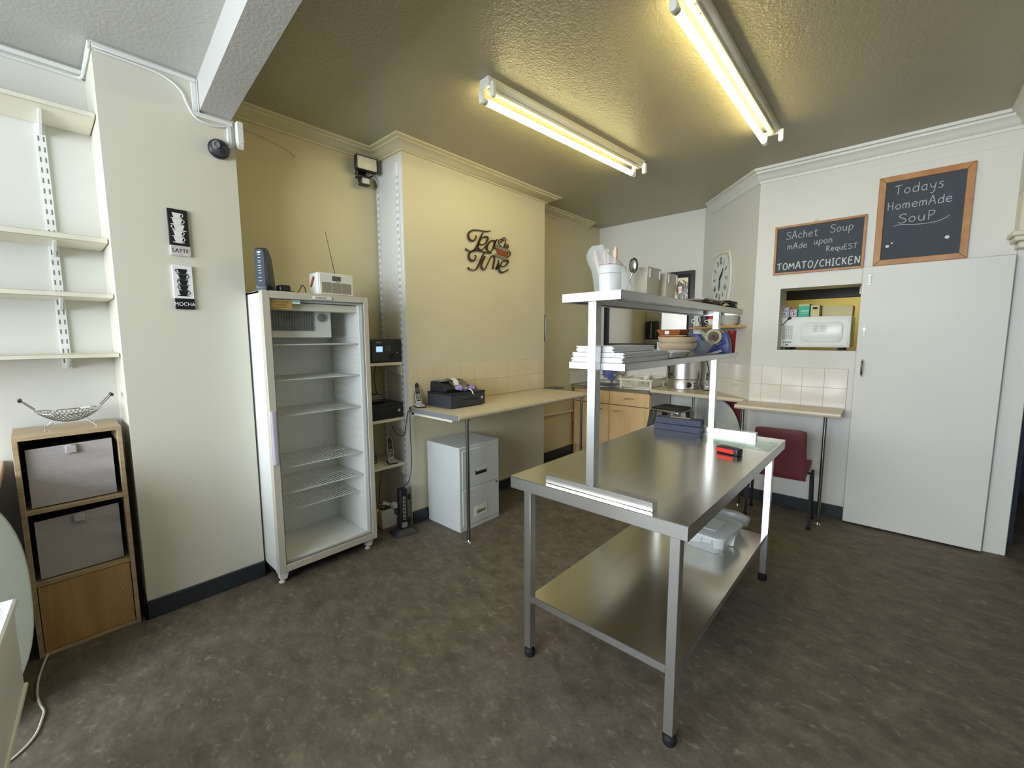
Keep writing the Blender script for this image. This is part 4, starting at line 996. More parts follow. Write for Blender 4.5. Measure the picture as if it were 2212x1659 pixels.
# --- things on the top shelf
t = thing('cutlery_pot', 'white pot of wooden cutlery inside a clear bag on the top steel shelf', 'pot', (-.90, 1.585, S2), None)
pc = Vector((-.893, 1.585, S2))
build('pot', MB().lathe([(.036, 0), (.041, .004), (.045, .06), (.044, .112), (.046, .116), (.043, .116), (.041, .10), (.039, .01)], pc, 32), 'china', t)
build('rim_line', MB().lathe([(.0462, .1155), (.0465, .1175), (.0455, .119), (.0430, .117)], pc, 32, cap=False), 'copper', t)
build('band_line', MB().lathe([(.0452, .082), (.0457, .083), (.0452, .0845)], pc, 32, cap=False), 'greyd', t)
M['birch'] = mat('birch_wood', (202, 170, 148), .7, var=.06, scale=20)
for i, (dx, dy, tx, ty, L) in enumerate(((-.02, -.01, -.26, -.06, .175), (-.012, .015, -.20, .02, .172), (.0, -.012, -.12, -.05, .165), (.012, .01, -.03, .05, .175), (.02, -.005, .02, -.02, .18))):
    a = pc+Vector((dx, dy, .012)); b = a+Vector((tx*L, ty*L, L))
    d_ = (b-a).normalized(); s_ = Vector((1, 0, 0))-d_*d_.x; s_.normalize()
    mb = MB().prism([a-s_*.006, a+s_*.006, b-d_*.02+s_*.008, b+s_*.002, b-d_*.02-s_*.008], d_.cross(s_)*.003)
    build('wooden_cutlery', mb, 'birch', t)
t = thing('clear_bag', 'loose clear plastic bag around the white pot of cutlery', 'bag', (-.90, 1.59, S2), None)
def bag_ring(z, rx, ry, cx, cy, ph): return [(pc.x+cx+rx*(1+.10*math.sin(3*a+ph)+.05*math.sin(7*a+2*ph))*math.cos(a), pc.y+cy+ry*(1+.08*math.sin(4*a+ph))*math.sin(a), S2+z) for a in [2*math.pi*j/28 for j in range(28)]]
rg = [(.002, .070, .060, .005, .0, .3), (.03, .078, .062, .010, .0, .9), (.07, .074, .060, .0, 0, 1.7), (.105, .072, .056, -.008, 0, 2.4), (.135, .066, .048, -.030, 0, 3.0), (.165, .052, .030, -.055, 0, 3.3), (.190, .038, .012, -.064, 0, 3.6), (.206, .026, .004, -.060, 0, 4.0)]
mb = MB(); rows = [[mb.bm.verts.new(p) for p in bag_ring(*r)] for r in rg]
for A, B in zip(rows, rows[1:]):
    for j in range(28): mb.face([A[j], A[(j+1) % 28], B[(j+1) % 28], B[j]])
build('bag', mb, 'film', t)
t = thing('ladle', 'steel ladle leaning out beside the clear bag', 'ladle', (-.85, 1.70, S2), None)
mb = MB().sphere((-.852, 1.705, S2+.128), .026, (.80, .35, 1.25)); build('bowl', mb, 'polem', t)
build('handle', MB().tube([(-.856, 1.705, S2+.10), (-.872, 1.700, S2+.05), (-.885, 1.690, S2+.002)], .0035, 8), 'polem', t)
t = thing('red_handled_knife', 'red handled kitchen knife standing behind the bag on the top shelf', 'knife', (-.93, 1.70, S2), None)
build('handle', MB().rbox(-.946, 1.694, S2+.085, -.926, 1.706, S2+.205, .006), 'red', t, bevel=.002)
build('blade', MB().prism([(-.944, 1.699, S2+.001), (-.929, 1.699, S2+.03), (-.929, 1.699, S2+.09), (-.944, 1.699, S2+.09)], (0, .002, 0)), 'chrome', t)
build('metal_tip', MB().prism([(-.976, 1.70, S2+.001), (-.966, 1.70, S2+.001), (-.966, 1.70, S2+.20), (-.971, 1.70, S2+.222), (-.975, 1.70, S2+.20)], (0, .002, 0)), 'polem', t)
def tub(label, x0, x1, y0, y1, h):
    t = thing('plastic_tub', label, 'tub', ((x0+x1)/2, (y0+y1)/2, S2), None, 'white tubs on the top steel shelf')
    mb = MB(); c_ = .006
    def ring(i, z): return [(x0+i, y0+i, z), (x1-i, y0+i, z), (x1-i, y1-i, z), (x0+i, y1-i, z)]
    R = [[mb.bm.verts.new(v) for v in ring(i, S2+z)] for i, z in ((c_*1.6, .001), (c_*.4, h-.010), (0, h-.008), (0, h), (c_*.6, h), (c_*1.8, .004))]
    for A, B in zip(R, R[1:]):
        for j in range(4): mb.face([A[j], A[(j+1) % 4], B[(j+1) % 4], B[j]])
    mb.face(R[0][::-1]); mb.face(R[-1])
    build('tub', mb, 'offwhite', t, bevel=.004, seg=2)
    mb = MB()
    for y in (y0+.02, y1-.02): mb.box(x1-.002, y-.002, S2+h-.045, x1+.004, y+.002, S2+h-.006)
    build('rib', mb, 'white', t)
tub('larger white plastic tub beside the ladle on the top steel shelf', -.975, -.838, 1.815, 1.955, .136)
tub('second white plastic tub, behind the larger one on the top shelf', -.972, -.838, 2.02, 2.155, .132)
for i in range(3):
    solo('oven_tray', MB().rbox(-.985+.006*i, 2.34+.01*i, S2+.001+i*.011, -.775+.004*i, 2.66+.01*i, S2+.010+i*.011, .02), 'bronze' if i < 2 else 'greymetal',
         ['bottom dark flat tray of the pile beside the cream paper bag', 'middle dark flat tray of the pile beside the cream paper bag', 'top flat tray of the pile beside the cream paper bag'][i], 'tray', 'flat trays on the top steel shelf', bevel=.002)
mb = MB(); rows = []
for i in range(13):
    u = i/12; rows.append([mb.bm.verts.new((-.772+.004*math.sin(u*13)+.016*v-.016, 2.42+.36*u, S2+.002+(.022*(1-u*.3)+.010*math.sin(u*15))*abs(math.sin(math.pi*(.15+.7*v))))) for v in (0, .25, .5, .75, 1)])
for A, B in zip(rows, rows[1:]):
    for j in range(4): mb.face([A[j], A[j+1], B[j+1], B[j]])
solo('paper_bag', mb, 'paperb', 'crumpled cream paper bag lying in front of the flat trays', 'bag')
M['slatep'] = mat('dark_slate', (58, 58, 54), .6, var=.2, scale=30)
SLB = ['bottom', 'second', 'third', 'fourth', 'top']
for i in range(5):
    solo('slate_plate', MB().box(-.985+.004*(i % 2), 2.775+.004*((i*7) % 3), S2+.0008+i*.0095, -.772-.004*(i % 3), 2.975-.003*(i % 2), S2+.0072+i*.0095), 'slatep',
         SLB[i]+' square slate plate of the stack at the far end of the top shelf', 'plate', 'square slate plates', bevel=.0015)

# --- things on the middle shelf
for i, (a, b, z, hh, sk) in enumerate(((1.490, 1.93, S1+.001, .020, 0), (1.492, 1.92, S1+.022, .018, .004), (1.500, 1.88, S1+.041, .024, -.006))):
    mb = MB(); x0, x1 = -1.012+(.024 if i == 2 else 0)+sk, -.782-(.04 if i == 2 else 0)+sk
    for k in range(5):
        d = .004*math.sin(k*2.1+i); z0_ = z+k*hh/5
        mb.hexa([(x0+d, a+abs(d), z0_), (x1+d, a+abs(d), z0_), (x1-d, b+d, z0_), (x0-d, b+d, z0_), (x0+d, a+abs(d), z0_+hh/5-.0006), (x1+d, a+abs(d), z0_+hh/5-.0006), (x1-d, b+d, z0_+hh/5-.0006), (x0-d, b+d, z0_+hh/5-.0006)])
    solo('paper_bag_pack', mb, 'paper', ['lowest pack of flat white paper bags on the middle steel shelf', 'middle pack of flat white paper bags on the middle steel shelf', 'top narrower pack of flat white paper bags on the middle steel shelf'][i], 'paper bags', 'packs of white paper bags')
t = thing('white_tray', 'white plastic tray with flared rim between the paper bags and the beige bowls', 'tray', (-.87, 2.05, S1), None)
mb = MB(); zz = S1-.024
R = []
for (i, z) in ((.018, .026), (.004, .050), (-.002, .052), (.0, .055), (.010, .054), (.022, .030)):
    R.append([mb.bm.verts.new(v) for v in ((-.955+i, 1.945+i, zz+z), (-.768-i, 1.945+i, zz+z), (-.768-i, 2.16-i, zz+z), (-.955+i, 2.16-i, zz+z))])
for A, B in zip(R, R[1:]):
    for j in range(4): mb.face([A[j], A[(j+1) % 4], B[(j+1) % 4], B[j]])
mb.face(R[0][::-1]); mb.face(R[-1]); build('tray', mb, 'whitegl', t, bevel=.005, seg=2)
for i in range(2):
    z = S1+.001+i*.032; r = .098
    solo('stoneware_bowl', MB().lathe([(.052, 0), (.056, .003), (.085, .034), (.097, .052), (r, .062), (r+.002, .066), (r-.004, .066), (.090, .052), (.06, .016), (.04, .010)], (-.888, 2.305, z), 40), 'stone',
         ['lower beige stoneware bowl of the pair under the terracotta dishes', 'upper beige stoneware bowl of the pair under the terracotta dishes'][i], 'bowl', 'beige stoneware bowls')
solo('pale_blue_tub', MB().rbox(-1.013, 2.33, S1+.001, -.988, 2.43, S1+.072, .006), 'lav', 'pale blue plastic tub edge behind the beige bowls', 'tub', bevel=.002)
solo('glass_bowl', MB().lathe([(.055, 0), (.06, .004), (.088, .052), (.096, .074), (.099, .078), (.096, .079), (.084, .054), (.054, .010)], (-.862, 2.515, S1+.001), 36), 'clearg', 'clear glass bowl beside the beige bowls on the middle shelf', 'bowl')
def dish(label, z, dx, rz, mark):
    t = thing('terracotta_dish', label, 'dish', (-.905+dx, 2.31, z), rz, 'terracotta dishes')
    mb = MB(); R = []
    for i, h in ((.014, 0), (.0, .028), (.0, .031), (.008, .031), (.020, .005)):
        R.append([mb.bm.verts.new(v) for v in ((-.068+i, -.055+i, h), (.068-i, -.055+i, h), (.068-i, .055-i, h), (-.068+i, .055-i, h))])
    for A, B in zip(R, R[1:]):
        for j in range(4): mb.face([A[j], A[(j+1) % 4], B[(j+1) % 4], B[j]])
    mb.face(R[0][::-1]); mb.face(R[-1]); b = build('dish', mb, 'brown', t, bevel=.004, seg=2)
    if mark: build('price_label', MB().box(-.02, -.0525, .006, .004, -.0475, .026), 'paper', b)
dish('lower terracotta oven dish on the beige bowls', S1+.076, 0, .0, False)
dish('upper terracotta oven dish with a white label on the beige bowls', S1+.108, -.008, math.radians(-7), True)
t = thing('tape_dispenser', 'blue desk tape dispenser with a roll of tape on the middle shelf', 'tape dispenser', (-.855, 2.79, S1), None)
prof = [(-.965, 0), (-.755, 0), (-.758, .055), (-.775, .122), (-.800, .122), (-.800, .066), (-.825, .046), (-.872, .046), (-.905, .07), (-.935, .115), (-.975, .118), (-.980, .100), (-.955, .07)]
mb = MB().prism([(x, 2.765, S1+.001+z) for x, z in prof], (0, .065, 0)); bd = build('body', mb, 'blue', t, bevel=.004, seg=2)
cc = (-.850, 2.775, S1+.100)
build('tape_roll', MB().lathe([(.033, 0), (.047, 0), (.047, .045), (.033, .045)], cc, 32, (0, 1, 0)), 'card', t)
build('roll_core', MB().lathe([(.012, -.003), (.032, -.003), (.032, .048), (.012, .048)], cc, 24, (0, 1, 0)), 'bronze', t)
build('hub', MB().cyl((-.850, 2.768, S1+.100), (-.850, 2.825, S1+.100), .012, 16), 'maroon', t)
t = thing('red_tub', 'red plastic pot behind the blue tape dispenser', 'pot', (-.775, 2.93, S1), None)
build('pot', MB().lathe([(.020, 0), (.022, .004), (.026, .13), (.027, .135), (.024, .135), (.020, .01)], (-.790, 2.935, S1+.001), 24), 'red', t)
mb = MB(); mb.prism([(-.845, 2.66, S1+.001), (-.80, 2.665, S1+.001), (-.775, 2.70, S1+.012), (-.79, 2.72, S1+.022), (-.83, 2.70, S1+.006)], (.0, .006, .002))
solo('crumpled_paper', mb, 'paper', 'scrap of white paper beside the glass bowl', 'paper')

# --- things on the table top
t = thing('blue_box', 'flat dark blue lidded box at the far left corner of the steel table', 'box', (-1.075, 2.868, TZ), math.radians(4))
mb = MB().box(-.152, -.042, 0, .152, .040, .042); build('base', mb, 'navy', t, bevel=.002)
mb = MB().box(-.145, -.038, .0425, .152, .038, .086); build('lid', mb, 'navy', t, bevel=.003)
build('label_strip', MB().box(-.055, -.01, .0862, .075, .018, .0872), 'card', t)
t = thing('glass_board', 'clear glass chopping board at the right corner of the steel table', 'chopping board', (-.70, 2.80, TZ), None)
build('board', MB().rbox(-.910, 2.652, TZ+.0035, -.492, 2.918, TZ+.009, .02), 'glassg', t, bevel=.0012)
mb = MB()
for x in (-.88, -.53):
    for y in (2.69, 2.885): mb.cyl((x, y, TZ), (x, y, TZ+.0035), .007, 12)
build('foot', mb, 'clearg', t)
t = thing('box_cutter', 'black and red block shaped cutter in front of the glass board', 'cutter', (-.645, 2.455, TZ), math.radians(-14))
build('body', MB().rbox(-.062, -.020, .001, .058, .034, .036, .008), 'black', t, bevel=.004, seg=2)
build('red_grip', MB().rbox(-.060, -.0235, .008, .036, -.016, .030, .006, axis='y'), 'redb', t, bevel=.002)

# --- things on the lower shelf
t = thing('storage_tub', 'clear plastic tub with milky lid on the lower steel shelf', 'tub', (-.76, 2.60, UZ), math.radians(-4))
mb = MB(); R = []
def rr(x0, y0, x1, y1, r, z, n=5):
    pts = []
    for cx, cy, a0 in ((x1-r, y1-r, 0), (x0+r, y1-r, 90), (x0+r, y0+r, 180), (x1-r, y0+r, 270)):
        for i in range(n+1):
            a = math.radians(a0+90*i/n); pts.append((cx+r*math.cos(a), cy+r*math.sin(a), z))
    return pts
for i, z in ((.020, .001), (.006, .05), (.0, .088)): R.append([mb.bm.verts.new(v) for v in rr(-.125+i, -.165+i, .125-i, .165-i, .05, z)])
for A, B in zip(R, R[1:]):
    k = len(A)
    for j in range(k): mb.face([A[j], A[(j+1) % k], B[(j+1) % k], B[j]])
mb.face(R[0]); build('tub', mb, 'milky', t)
mb = MB().prism(rr(-.133, -.173, .133, .173, .055, .088), (0, 0, .014)); ld = build('lid', mb, 'lidm', t, bevel=.005, seg=2)
mb = MB().prism(rr(-.062, -.085, .062, .085, .014, .102), (0, 0, .005)); build('raised_panel', mb, 'lidm', ld, bevel=.003)
mb = MB()
for i in range(7): 
    x = -.08+.026*i; y = -.09+.03*((i*3) % 5); mb.prism([(x, y, .004), (x+.05, y+.01, .006), (x+.045, y+.05, .03+.004*i), (x-.01, y+.04, .022)], (0, .002, .004))
build('paper_contents', mb, 'paper', t)
t = thing('wrapped_bowl', 'clear bowl wrapped in plastic film behind the tub on the lower shelf', 'bowl', (-.72, 2.845-.0, UZ), None)
build('bowl', MB().lathe([(.05, 0), (.055, .004), (.088, .07), (.094, .088), (.09, .088), (.05, .01)], (-.715, 2.862-.05+.03, UZ+.001), 32, sy=.6), 'milky', t)
mb = MB(); c_ = Vector((-.715, 2.842, UZ)); rows = []
for (z, r) in ((.05, .095), (.085, .106), (.10, .100), (.115, .065), (.12, .02)): rows.append([mb.bm.verts.new((c_.x+r*(1+.05*math.sin(5*a+z*70))*math.cos(a), c_.y+.6*r*(1+.05*math.sin(4*a))*math.sin(a), c_.z+z+.003*math.sin(6*a))) for a in [2*math.pi*j/28 for j in range(28)]])
for A, B in zip(rows, rows[1:]):
    for j in range(28): mb.face([A[j], A[(j+1) % 28], B[(j+1) % 28], B[j]])
mb.face(rows[-1]); build('film_wrap', mb, 'film', t)

# ================================================================== FAR CORNER: SINK, URN, MIRROR, SHELF
t = thing('sink_unit', 'beech fronted sink base cabinet in the far corner', 'cabinet', (-2.54, 4.86, 0), None)
cx0, cx1, cy = -3.045, -2.042, 4.56
mb = MB().box(cx0, cy+.02, .12, cx0+.018, YS-.02, .862).box(cx1-.018, cy+.02, .12, cx1, YS-.02, .862).box(cx0, cy+.03, .12, cx1, YS-.02, .14).box(cx0, YS-.03, .12, cx1, YS-.02, .862).box(-2.556, cy+.02, .12, -2.538, YS-.02, .862).box(cx0, cy+.02, .845, cx1, cy+.05, .862)
build('carcass', mb, 'offwhite', t)
build('end_panel', MB().box(cx0-.004, cy, .0, cx0, YS-.02, .862), 'beech', t)
build('plinth', MB().box(cx0, cy+.045, 0, cx1, cy+.060, .12), 'beech', t)
for a, b in ((cx0+.002, -2.550), (-2.545, cx1-.002)):
    dr = build('drawer_front', MB().box(a, cy, .700, b, cy+.019, .856), 'beech', t, bevel=.002)
    do = build('door', MB().box(a, cy, .135, b, cy+.019, .693), 'beech', t, bevel=.002)
    hs = [((a+b)/2+.0, .785, dr)] if a > -2.6 else []
    hs.append(((a+.12) if a > -2.6 else (b-.12), .630, do))
    for hx, hz_, par in hs:
        pts = arc((hx, cy-.002, hz_), (1, 0, 0), (0, -1, 0), .062, 0, 180, 12)
        pts = [Vector((p.x, cy-(cy-p.y)*.42, p.z+.004*math.sin(i*.5))) for i, p in enumerate(pts)]
        build('handle', MB().tube(pts, .0045, 8), 'chrome', par)
t = thing('steel_sink', 'stainless steel sink top with drainer in the far corner', 'sink', (-2.55, 4.86, .862), None)
mb = MB()
sx0, sx1, sy0, sy1, st = XA3+.004, -2.042, 4.545, YS-.012, .897
bx0, bx1, by0_, by1_ = -2.98, -2.60, 4.66, 5.04
for a in ((sx0, sy0, sx1, by0_), (sx0, by1_, sx1, sy1), (sx0, by0_, bx0, by1_), (bx1, by0_, sx1, by1_)): mb.box(a[0], a[1], st-.004, a[2], a[3], st)
mb.box(sx0, sy0, .862, sx1, sy0+.006, st).box(sx1-.006, sy0, .862, sx1, sy1, st).box(sx0, sy1-.008, st, sx1, sy1, st+.03).box(sx0, sy0, .862, sx0+.006, sy1, st)
for a in ((bx0, by0_, bx0+.003, by1_), (bx1-.003, by0_, bx1, by1_), (bx0, by0_, bx1, by0_+.003), (bx0, by1_-.003, bx1, by1_)): mb.box(a[0], a[1], st-.15, a[2], a[3], st)
mb.box(bx0, by0_, st-.153, bx1, by1_, st-.150)
for i in range(9): mb.box(-2.54, 4.68+i*.042, st, -2.07, 4.69+i*.042, st+.003)
build('basin_and_drainer', mb, 'steely', t)
build('plughole', MB().lathe([(.035, 0), (.035, .003), (.026, .003)], (-2.79, 4.85, st-.150), 20), 'rubber', t)
build('overflow', MB().cyl((-2.62, by1_-.0035, st-.05), (-2.62, by1_-.006, st-.05), .018, 16), 'rubber', t)
def tap(label, x, y):
    t = thing('tap', label, 'tap', (x, y, st), None, 'sink taps')
    build('body', MB().lathe([(.024, 0), (.024, .006), (.014, .014), (.014, .12), (.018, .13), (.018, .15), (.008, .156)], (x, y, st), 20), 'chrome', t)
    build('spout', MB().tube(spline([(x, y, st+.11), (x-.03, y-.045, st+.135), (x-.06, y-.09, st+.130), (x-.075, y-.115, st+.105)], 5), .010, 10), 'chrome', t)
    h = MB().lathe([(.010, .156), (.026, .168), (.028, .186), (.020, .196)], (x, y, st), 12); build('handle', h, 'chrome', t)
    return t
tap('chrome tap between the blue cloth and the dish rack', -2.63, 5.06)
tap('chrome tap half covered by the blue cloth', -2.80, 5.06)
t = thing('blue_cloth', 'blue cloth hung over the left hand sink tap', 'cloth', (-2.80, 5.02, st+.2), None)
mb = MB(); rows = []
for i in range(11):
    u = i/10; row = []
    for j in range(9):
        v = j/8*2-1
        w_ = .115*(1-.45*u)
        row.append(mb.bm.verts.new((-2.80+w_*v, 5.00-.055*(1-v*v)-.02*u+.012*math.sin(v*7+u*2), st+.222-.02*v*v-(.14*u)*(1+.35*v*(1 if v > 0 else -.4)))))
    rows.append(row)
for A, B in zip(rows, rows[1:]):
    for j in range(8): mb.face([A[j], A[j+1], B[j+1], B[j]])
mb.box(-2.86, 4.94, st+.205, -2.74, 5.07, st+.215)
build('cloth', mb, 'bluecloth', t)

t = thing('dish_rack', 'cream plastic dish rack of cups on the drainer', 'dish rack', (-2.26, 4.86, st+.003), None)
ra, rb_, rc, rd = -2.475, -2.065, 4.66, 5.04; rz_ = st+.005
mb = MB()
mb.tube([(ra, rc, rz_+.095), (rb_, rc, rz_+.095), (rb_, rd, rz_+.105), (ra, rd, rz_+.105)], .011, 8, True)
build('rim', mb, 'offwhite', t)
mb = MB()
for i in range(19):
    x = ra+.02+(rb_-ra-.04)*i/18; xb_ = ra+.06+(rb_-ra-.12)*i/18
    mb.tube([(x, rc, rz_+.092), (xb_, rc+.035, rz_+.008), (xb_, rd-.035, rz_+.008), (x, rd, rz_+.1)], .0042, 5)
for i in range(12):
    y = rc+.03+(rd-rc-.06)*i/11
    for xs, xe in ((ra, ra+.05), (rb_, rb_-.05)): mb.tube([(xs, y, rz_+.096), (xe, y, rz_+.008)], .0042, 5)
mb.tube([(ra+.05, rc+.035, rz_+.008), (rb_-.05, rc+.035, rz_+.008), (rb_-.05, rd-.035, rz_+.008), (ra+.05, rd-.035, rz_+.008)], .005, 6, True)
build('slats', mb, 'offwhite', t)
for x, y in ((ra+.02, rc+.012), (rb_-.02, rc+.012), (ra+.02, rd-.012), (rb_-.02, rd-.012)):
    build('leg', MB().cyl((x, y, st+.003), (x, y, rz_+.085), .013, 12), 'offwhite', t)
def cup(name, label, x, y, z, r, h, m_, cat, grp, hang=0.0, saucer=False):
    t = thing(name, label, cat, (x, y, z), None, grp)
    build('body', MB().lathe([(r*.62, 0), (r*.66, .003), (r*.95, h*.6), (r, h), (r-.003, h), (r*.9, h*.55), (r*.55, .006)], (x, y, z), 24), m_, t)
    if hang is not None:
        a = hang; u = Vector((math.cos(a), math.sin(a), 0))
        pts = [Vector((x, y, z+h*.82))+u*r*.93, Vector((x, y, z+h*.86))+u*(r+.022), Vector((x, y, z+h*.55))+u*(r+.030), Vector((x, y, z+h*.25))+u*(r*.80+.006)]
        build('handle', MB().tube(spline(pts, 5), .004, 6), m_, t)
    return t
zr = rz_+.013
cup('tea_cup', 'patterned white cup at the back of the dish rack', -2.25, 4.92, zr+.03, .045, .085, 'china', 'cup', 'crockery in the dish rack', math.radians(200))
cup('tea_cup', 'white cup leaning at the left of the dish rack', -2.40, 4.90, zr, .042, .08, 'china', 'cup', 'crockery in the dish rack', math.radians(160))
cup('tea_cup', 'white cup in the middle of the dish rack', -2.33, 4.83, zr, .043, .085, 'china', 'cup', 'crockery in the dish rack', math.radians(240))

t = thing('water_urn', 'large stainless steel water urn on the corner worktop', 'urn', (-1.79, 4.86, .922), None)
uc = Vector((-1.79, 4.86, .922)); R_ = .180
fr_ = Vector((.347, -.938, 0)); rg_ = Vector((.938, .347, 0))
build('base', MB().lathe([(.168, 0), (.172, .004), (.172, .10), (.166, .108)], uc, 56), 'steel', t)
build('body', MB().lathe([(R_-.006, .108), (R_, .114), (R_, .395), (R_-.004, .40)], uc, 64), 'steel', t)
build('lid', MB().lathe([(R_+.003, .398), (R_+.004, .408), (.15, .422), (.05, .432), (.01, .434)], uc, 56), 'steel', t)
build('lid_knob', MB().lathe([(.012, .43), (.012, .445), (.024, .455), (.020, .468), (.006, .472)], uc, 20), 'black', t)
def onurn(dl, z, r=R_): 
    a = math.asin(max(-1, min(1, dl/r))); return uc+fr_*(r*math.cos(a))+rg_*(r*math.sin(a))+Vector((0, 0, z)), (fr_*math.cos(a)+rg_*math.sin(a))
p, d = onurn(-.115, .165)
mb = MB().cyl(p-d*.01, p+d*.045, .013, 12).cyl(p+d*.045+Vector((0, 0, -.045)), p+d*.045+Vector((0, 0, .03)), .012, 12).tube([p+d*.045+Vector((0, 0, .03)), p+d*.05+Vector((0, 0, .075)), p+d*.07+Vector((0, 0, .10))], .009, 8)
build('tap', mb, 'black', t)
p, d = onurn(.058, .052, .172); dl_ = build('dial', MB().lathe([(.030, -.002), (.030, .006), (.022, .010), (.022, .024), (.018, .026)], p, 24, d), 'black', t)
for z in (.068, .042):
    p, d = onurn(.118, z, .172); build('indicator_light', MB().lathe([(.009, -.002), (.009, .004), (.005, .006)], p, 14, d), 'black2', t)
for s in (-1, 1):
    q = uc+rg_*(s*R_)+Vector((0, 0, .33)); build('side_handle', MB().tube([q+fr_*.05, q+fr_*.05+rg_*(s*.035), q-fr_*.05+rg_*(s*.035), q-fr_*.05], .008, 8), 'black', t)
pts = spline([(-1.62, 4.93, .95), (-1.56, 4.93, .945), (-1.52, 4.90, .928), (-1.56, 4.86, .928), (-1.60, 4.89, .928), (-1.56, 4.95, .94), (-1.54, 4.93, 1.1), (-1.60, 4.985, 1.28), (-1.66, 5.05, 1.34)], 6)
solo('cable', MB().tube(pts, .0045, 6), 'black', 'black cable rising on the wall between urn and cordless phone', 'cable')
pts = spline([(-1.475, 4.855, .935), (-1.47, 4.862, 1.05), (-1.50, 4.893, 1.2), (-1.55, 4.95, 1.33)], 5)
solo('cable', MB().tube(pts, .003, 6), 'greyd', 'thin grey cable slanting up the diagonal wall beside the urn', 'cable')

# corner worktop and what is under it
t = thing('corner_worktop', 'beige corner worktop carrying the water urn', 'worktop', (-1.6, 4.75, .885), None)
q = [(-2.036, 5.165), (-2.036, 4.535), (-1.055, 4.352)]
e0, e1 = ch(.03, .003, 0), ch(1.085, .003, 0); q += [(e0.x, e0.y), (e1.x, e1.y)]
build('worktop', MB().prism([(x, y, .885) for x, y in q], (0, 0, .036)), 'worktopg', t, bevel=.004)
build('wall_batten', MB().prism([ch(.1, .004, .855), ch(1.0, .004, .855), ch(1.0, .03, .855), ch(.1, .03, .855)], (0, 0, .03)), 'offwhite', t)
l_ = build('leg', MB().cyl((-1.535, 4.475, .01), (-1.535, 4.475, .885), .0125, 16), 'polem', t)
build('foot', MB().lathe([(.026, 0), (.026, .004), (.016, .010), (.013, .02)], (-1.535, 4.475, 0), 16), 'chrome', l_)
t = thing('bar_stool', 'metal bar stool with black seat under the corner worktop', 'stool', (-1.70, 4.32, 0), math.radians(-6))
SZ = .775; s_ = .155
mb = MB().hexa([(-s_, -s_, SZ-.03), (s_, -s_, SZ-.03), (s_, s_, SZ-.03), (-s_, s_, SZ-.03), (-s_+.008, -s_+.008, SZ-.004), (s_-.008, -s_+.008, SZ-.004), (s_-.008, s_-.008, SZ-.004), (-s_+.008, s_-.008, SZ-.004)])
build('seat_frame', mb, 'polem', t, bevel=.008, seg=2)
build('seat_pad', MB().rbox(-s_+.006, -s_+.006, SZ-.004, s_-.006, s_-.006, SZ+.008, .03), 'black', t, bevel=.003)
for a in (-1, 1):
    for b in (-1, 1):
        mb = MB().hexa([(a*.225-.018, b*.225-.018, 0), (a*.225+.018, b*.225-.018, 0), (a*.225+.018, b*.225+.018, 0), (a*.225-.018, b*.225+.018, 0),
                        (a*.125-.030, b*.125-.030, SZ-.028), (a*.125+.030, b*.125-.030, SZ-.028), (a*.125+.030, b*.125+.030, SZ-.028), (a*.125-.030, b*.125+.030, SZ-.028)])
        build('leg', mb, 'polem', t, bevel=.006)
mb = MB()
for k in range(4):
    c4 = [(-.19, -.19), (.19, -.19), (.19, .19), (-.19, .19)]; a, b = c4[k], c4[(k+1) % 4]; mb.tube([(a[0], a[1], .25), (b[0], b[1], .25)], .010, 8)
build('foot_rail', mb, 'polem', t)
dc = ch(.37, .060, .432)
solo('round_table_top', MB().lathe([(.420, 0), (.430, .004), (.432, .012), (.430, .020), (.420, .024)], dc, 64, (CH_N.x, CH_N.y, 0)), 'grey', 'round pale grey table top leaning under the corner worktop', 'table top', loc=(dc.x, dc.y, 0))
t = thing('chair_back_pad', 'maroon chair back standing behind the round grey table top', 'chair back', tuple(ch(.28, .03, 0)), None)
p = [ch(.10, .018, .50), ch(.40, .018, .50), ch(.40, .018, .878), ch(.10, .018, .878)]; build('pad', MB().prism(p, CH_N*.026), 'maroon', t, bevel=.006, seg=2)
for u in (.13, .37): build('leg', MB().tube([ch(u, .03, .0), ch(u, .03, .55)], .010, 8), 'black', t)

# black framed mirror over the sink
t = thing('wall_mirror', 'large black framed mirror on the wall over the sink', 'mirror', (-2.39, YS, 1.34), None)
mx0, mx1, mz0, mz1, fw_ = -2.975, -1.812, 1.342, 2.258, .072
y0 = YS-.030
mb = MB()
def fr(mb, x0, x1, z0, z1, w_, ya, yb, yc):     # mitred frame, raised inner slope
    o = [(x0, z0), (x1, z0), (x1, z1), (x0, z1)]; i = [(x0+w_, z0+w_), (x1-w_, z0+w_), (x1-w_, z1-w_), (x0+w_, z1-w_)]
    m1 = [(x0+w_*.55, z0+w_*.55), (x1-w_*.55, z0+w_*.55), (x1-w_*.55, z1-w_*.55), (x0+w_*.55, z1-w_*.55)]
    L = [[mb.bm.verts.new((a, y, b)) for a, b in q] for q, y in ((o, ya), (o, yb), (m1, yb-.006), (m1, yb+.004), (i, yc), (i, ya))]
    for A, B in zip(L, L[1:]):
        for k in range(4): mb.face([A[k], A[(k+1) % 4], B[(k+1) % 4], B[k]])
    for k in range(4): mb.face([L[-1][k], L[-1][(k+1) % 4], L[0][(k+1) % 4], L[0][k]])
    return mb
build('frame', fr(MB(), mx0, mx1, mz0, mz1, fw_, YS-.001, y0, y0+.012), 'frame', t)
build('mirror_glass', MB().box(mx0+fw_-.004, YS-.010, mz0+fw_-.004, mx1-fw_+.004, YS-.006, mz1-fw_+.004), 'mirror', t)

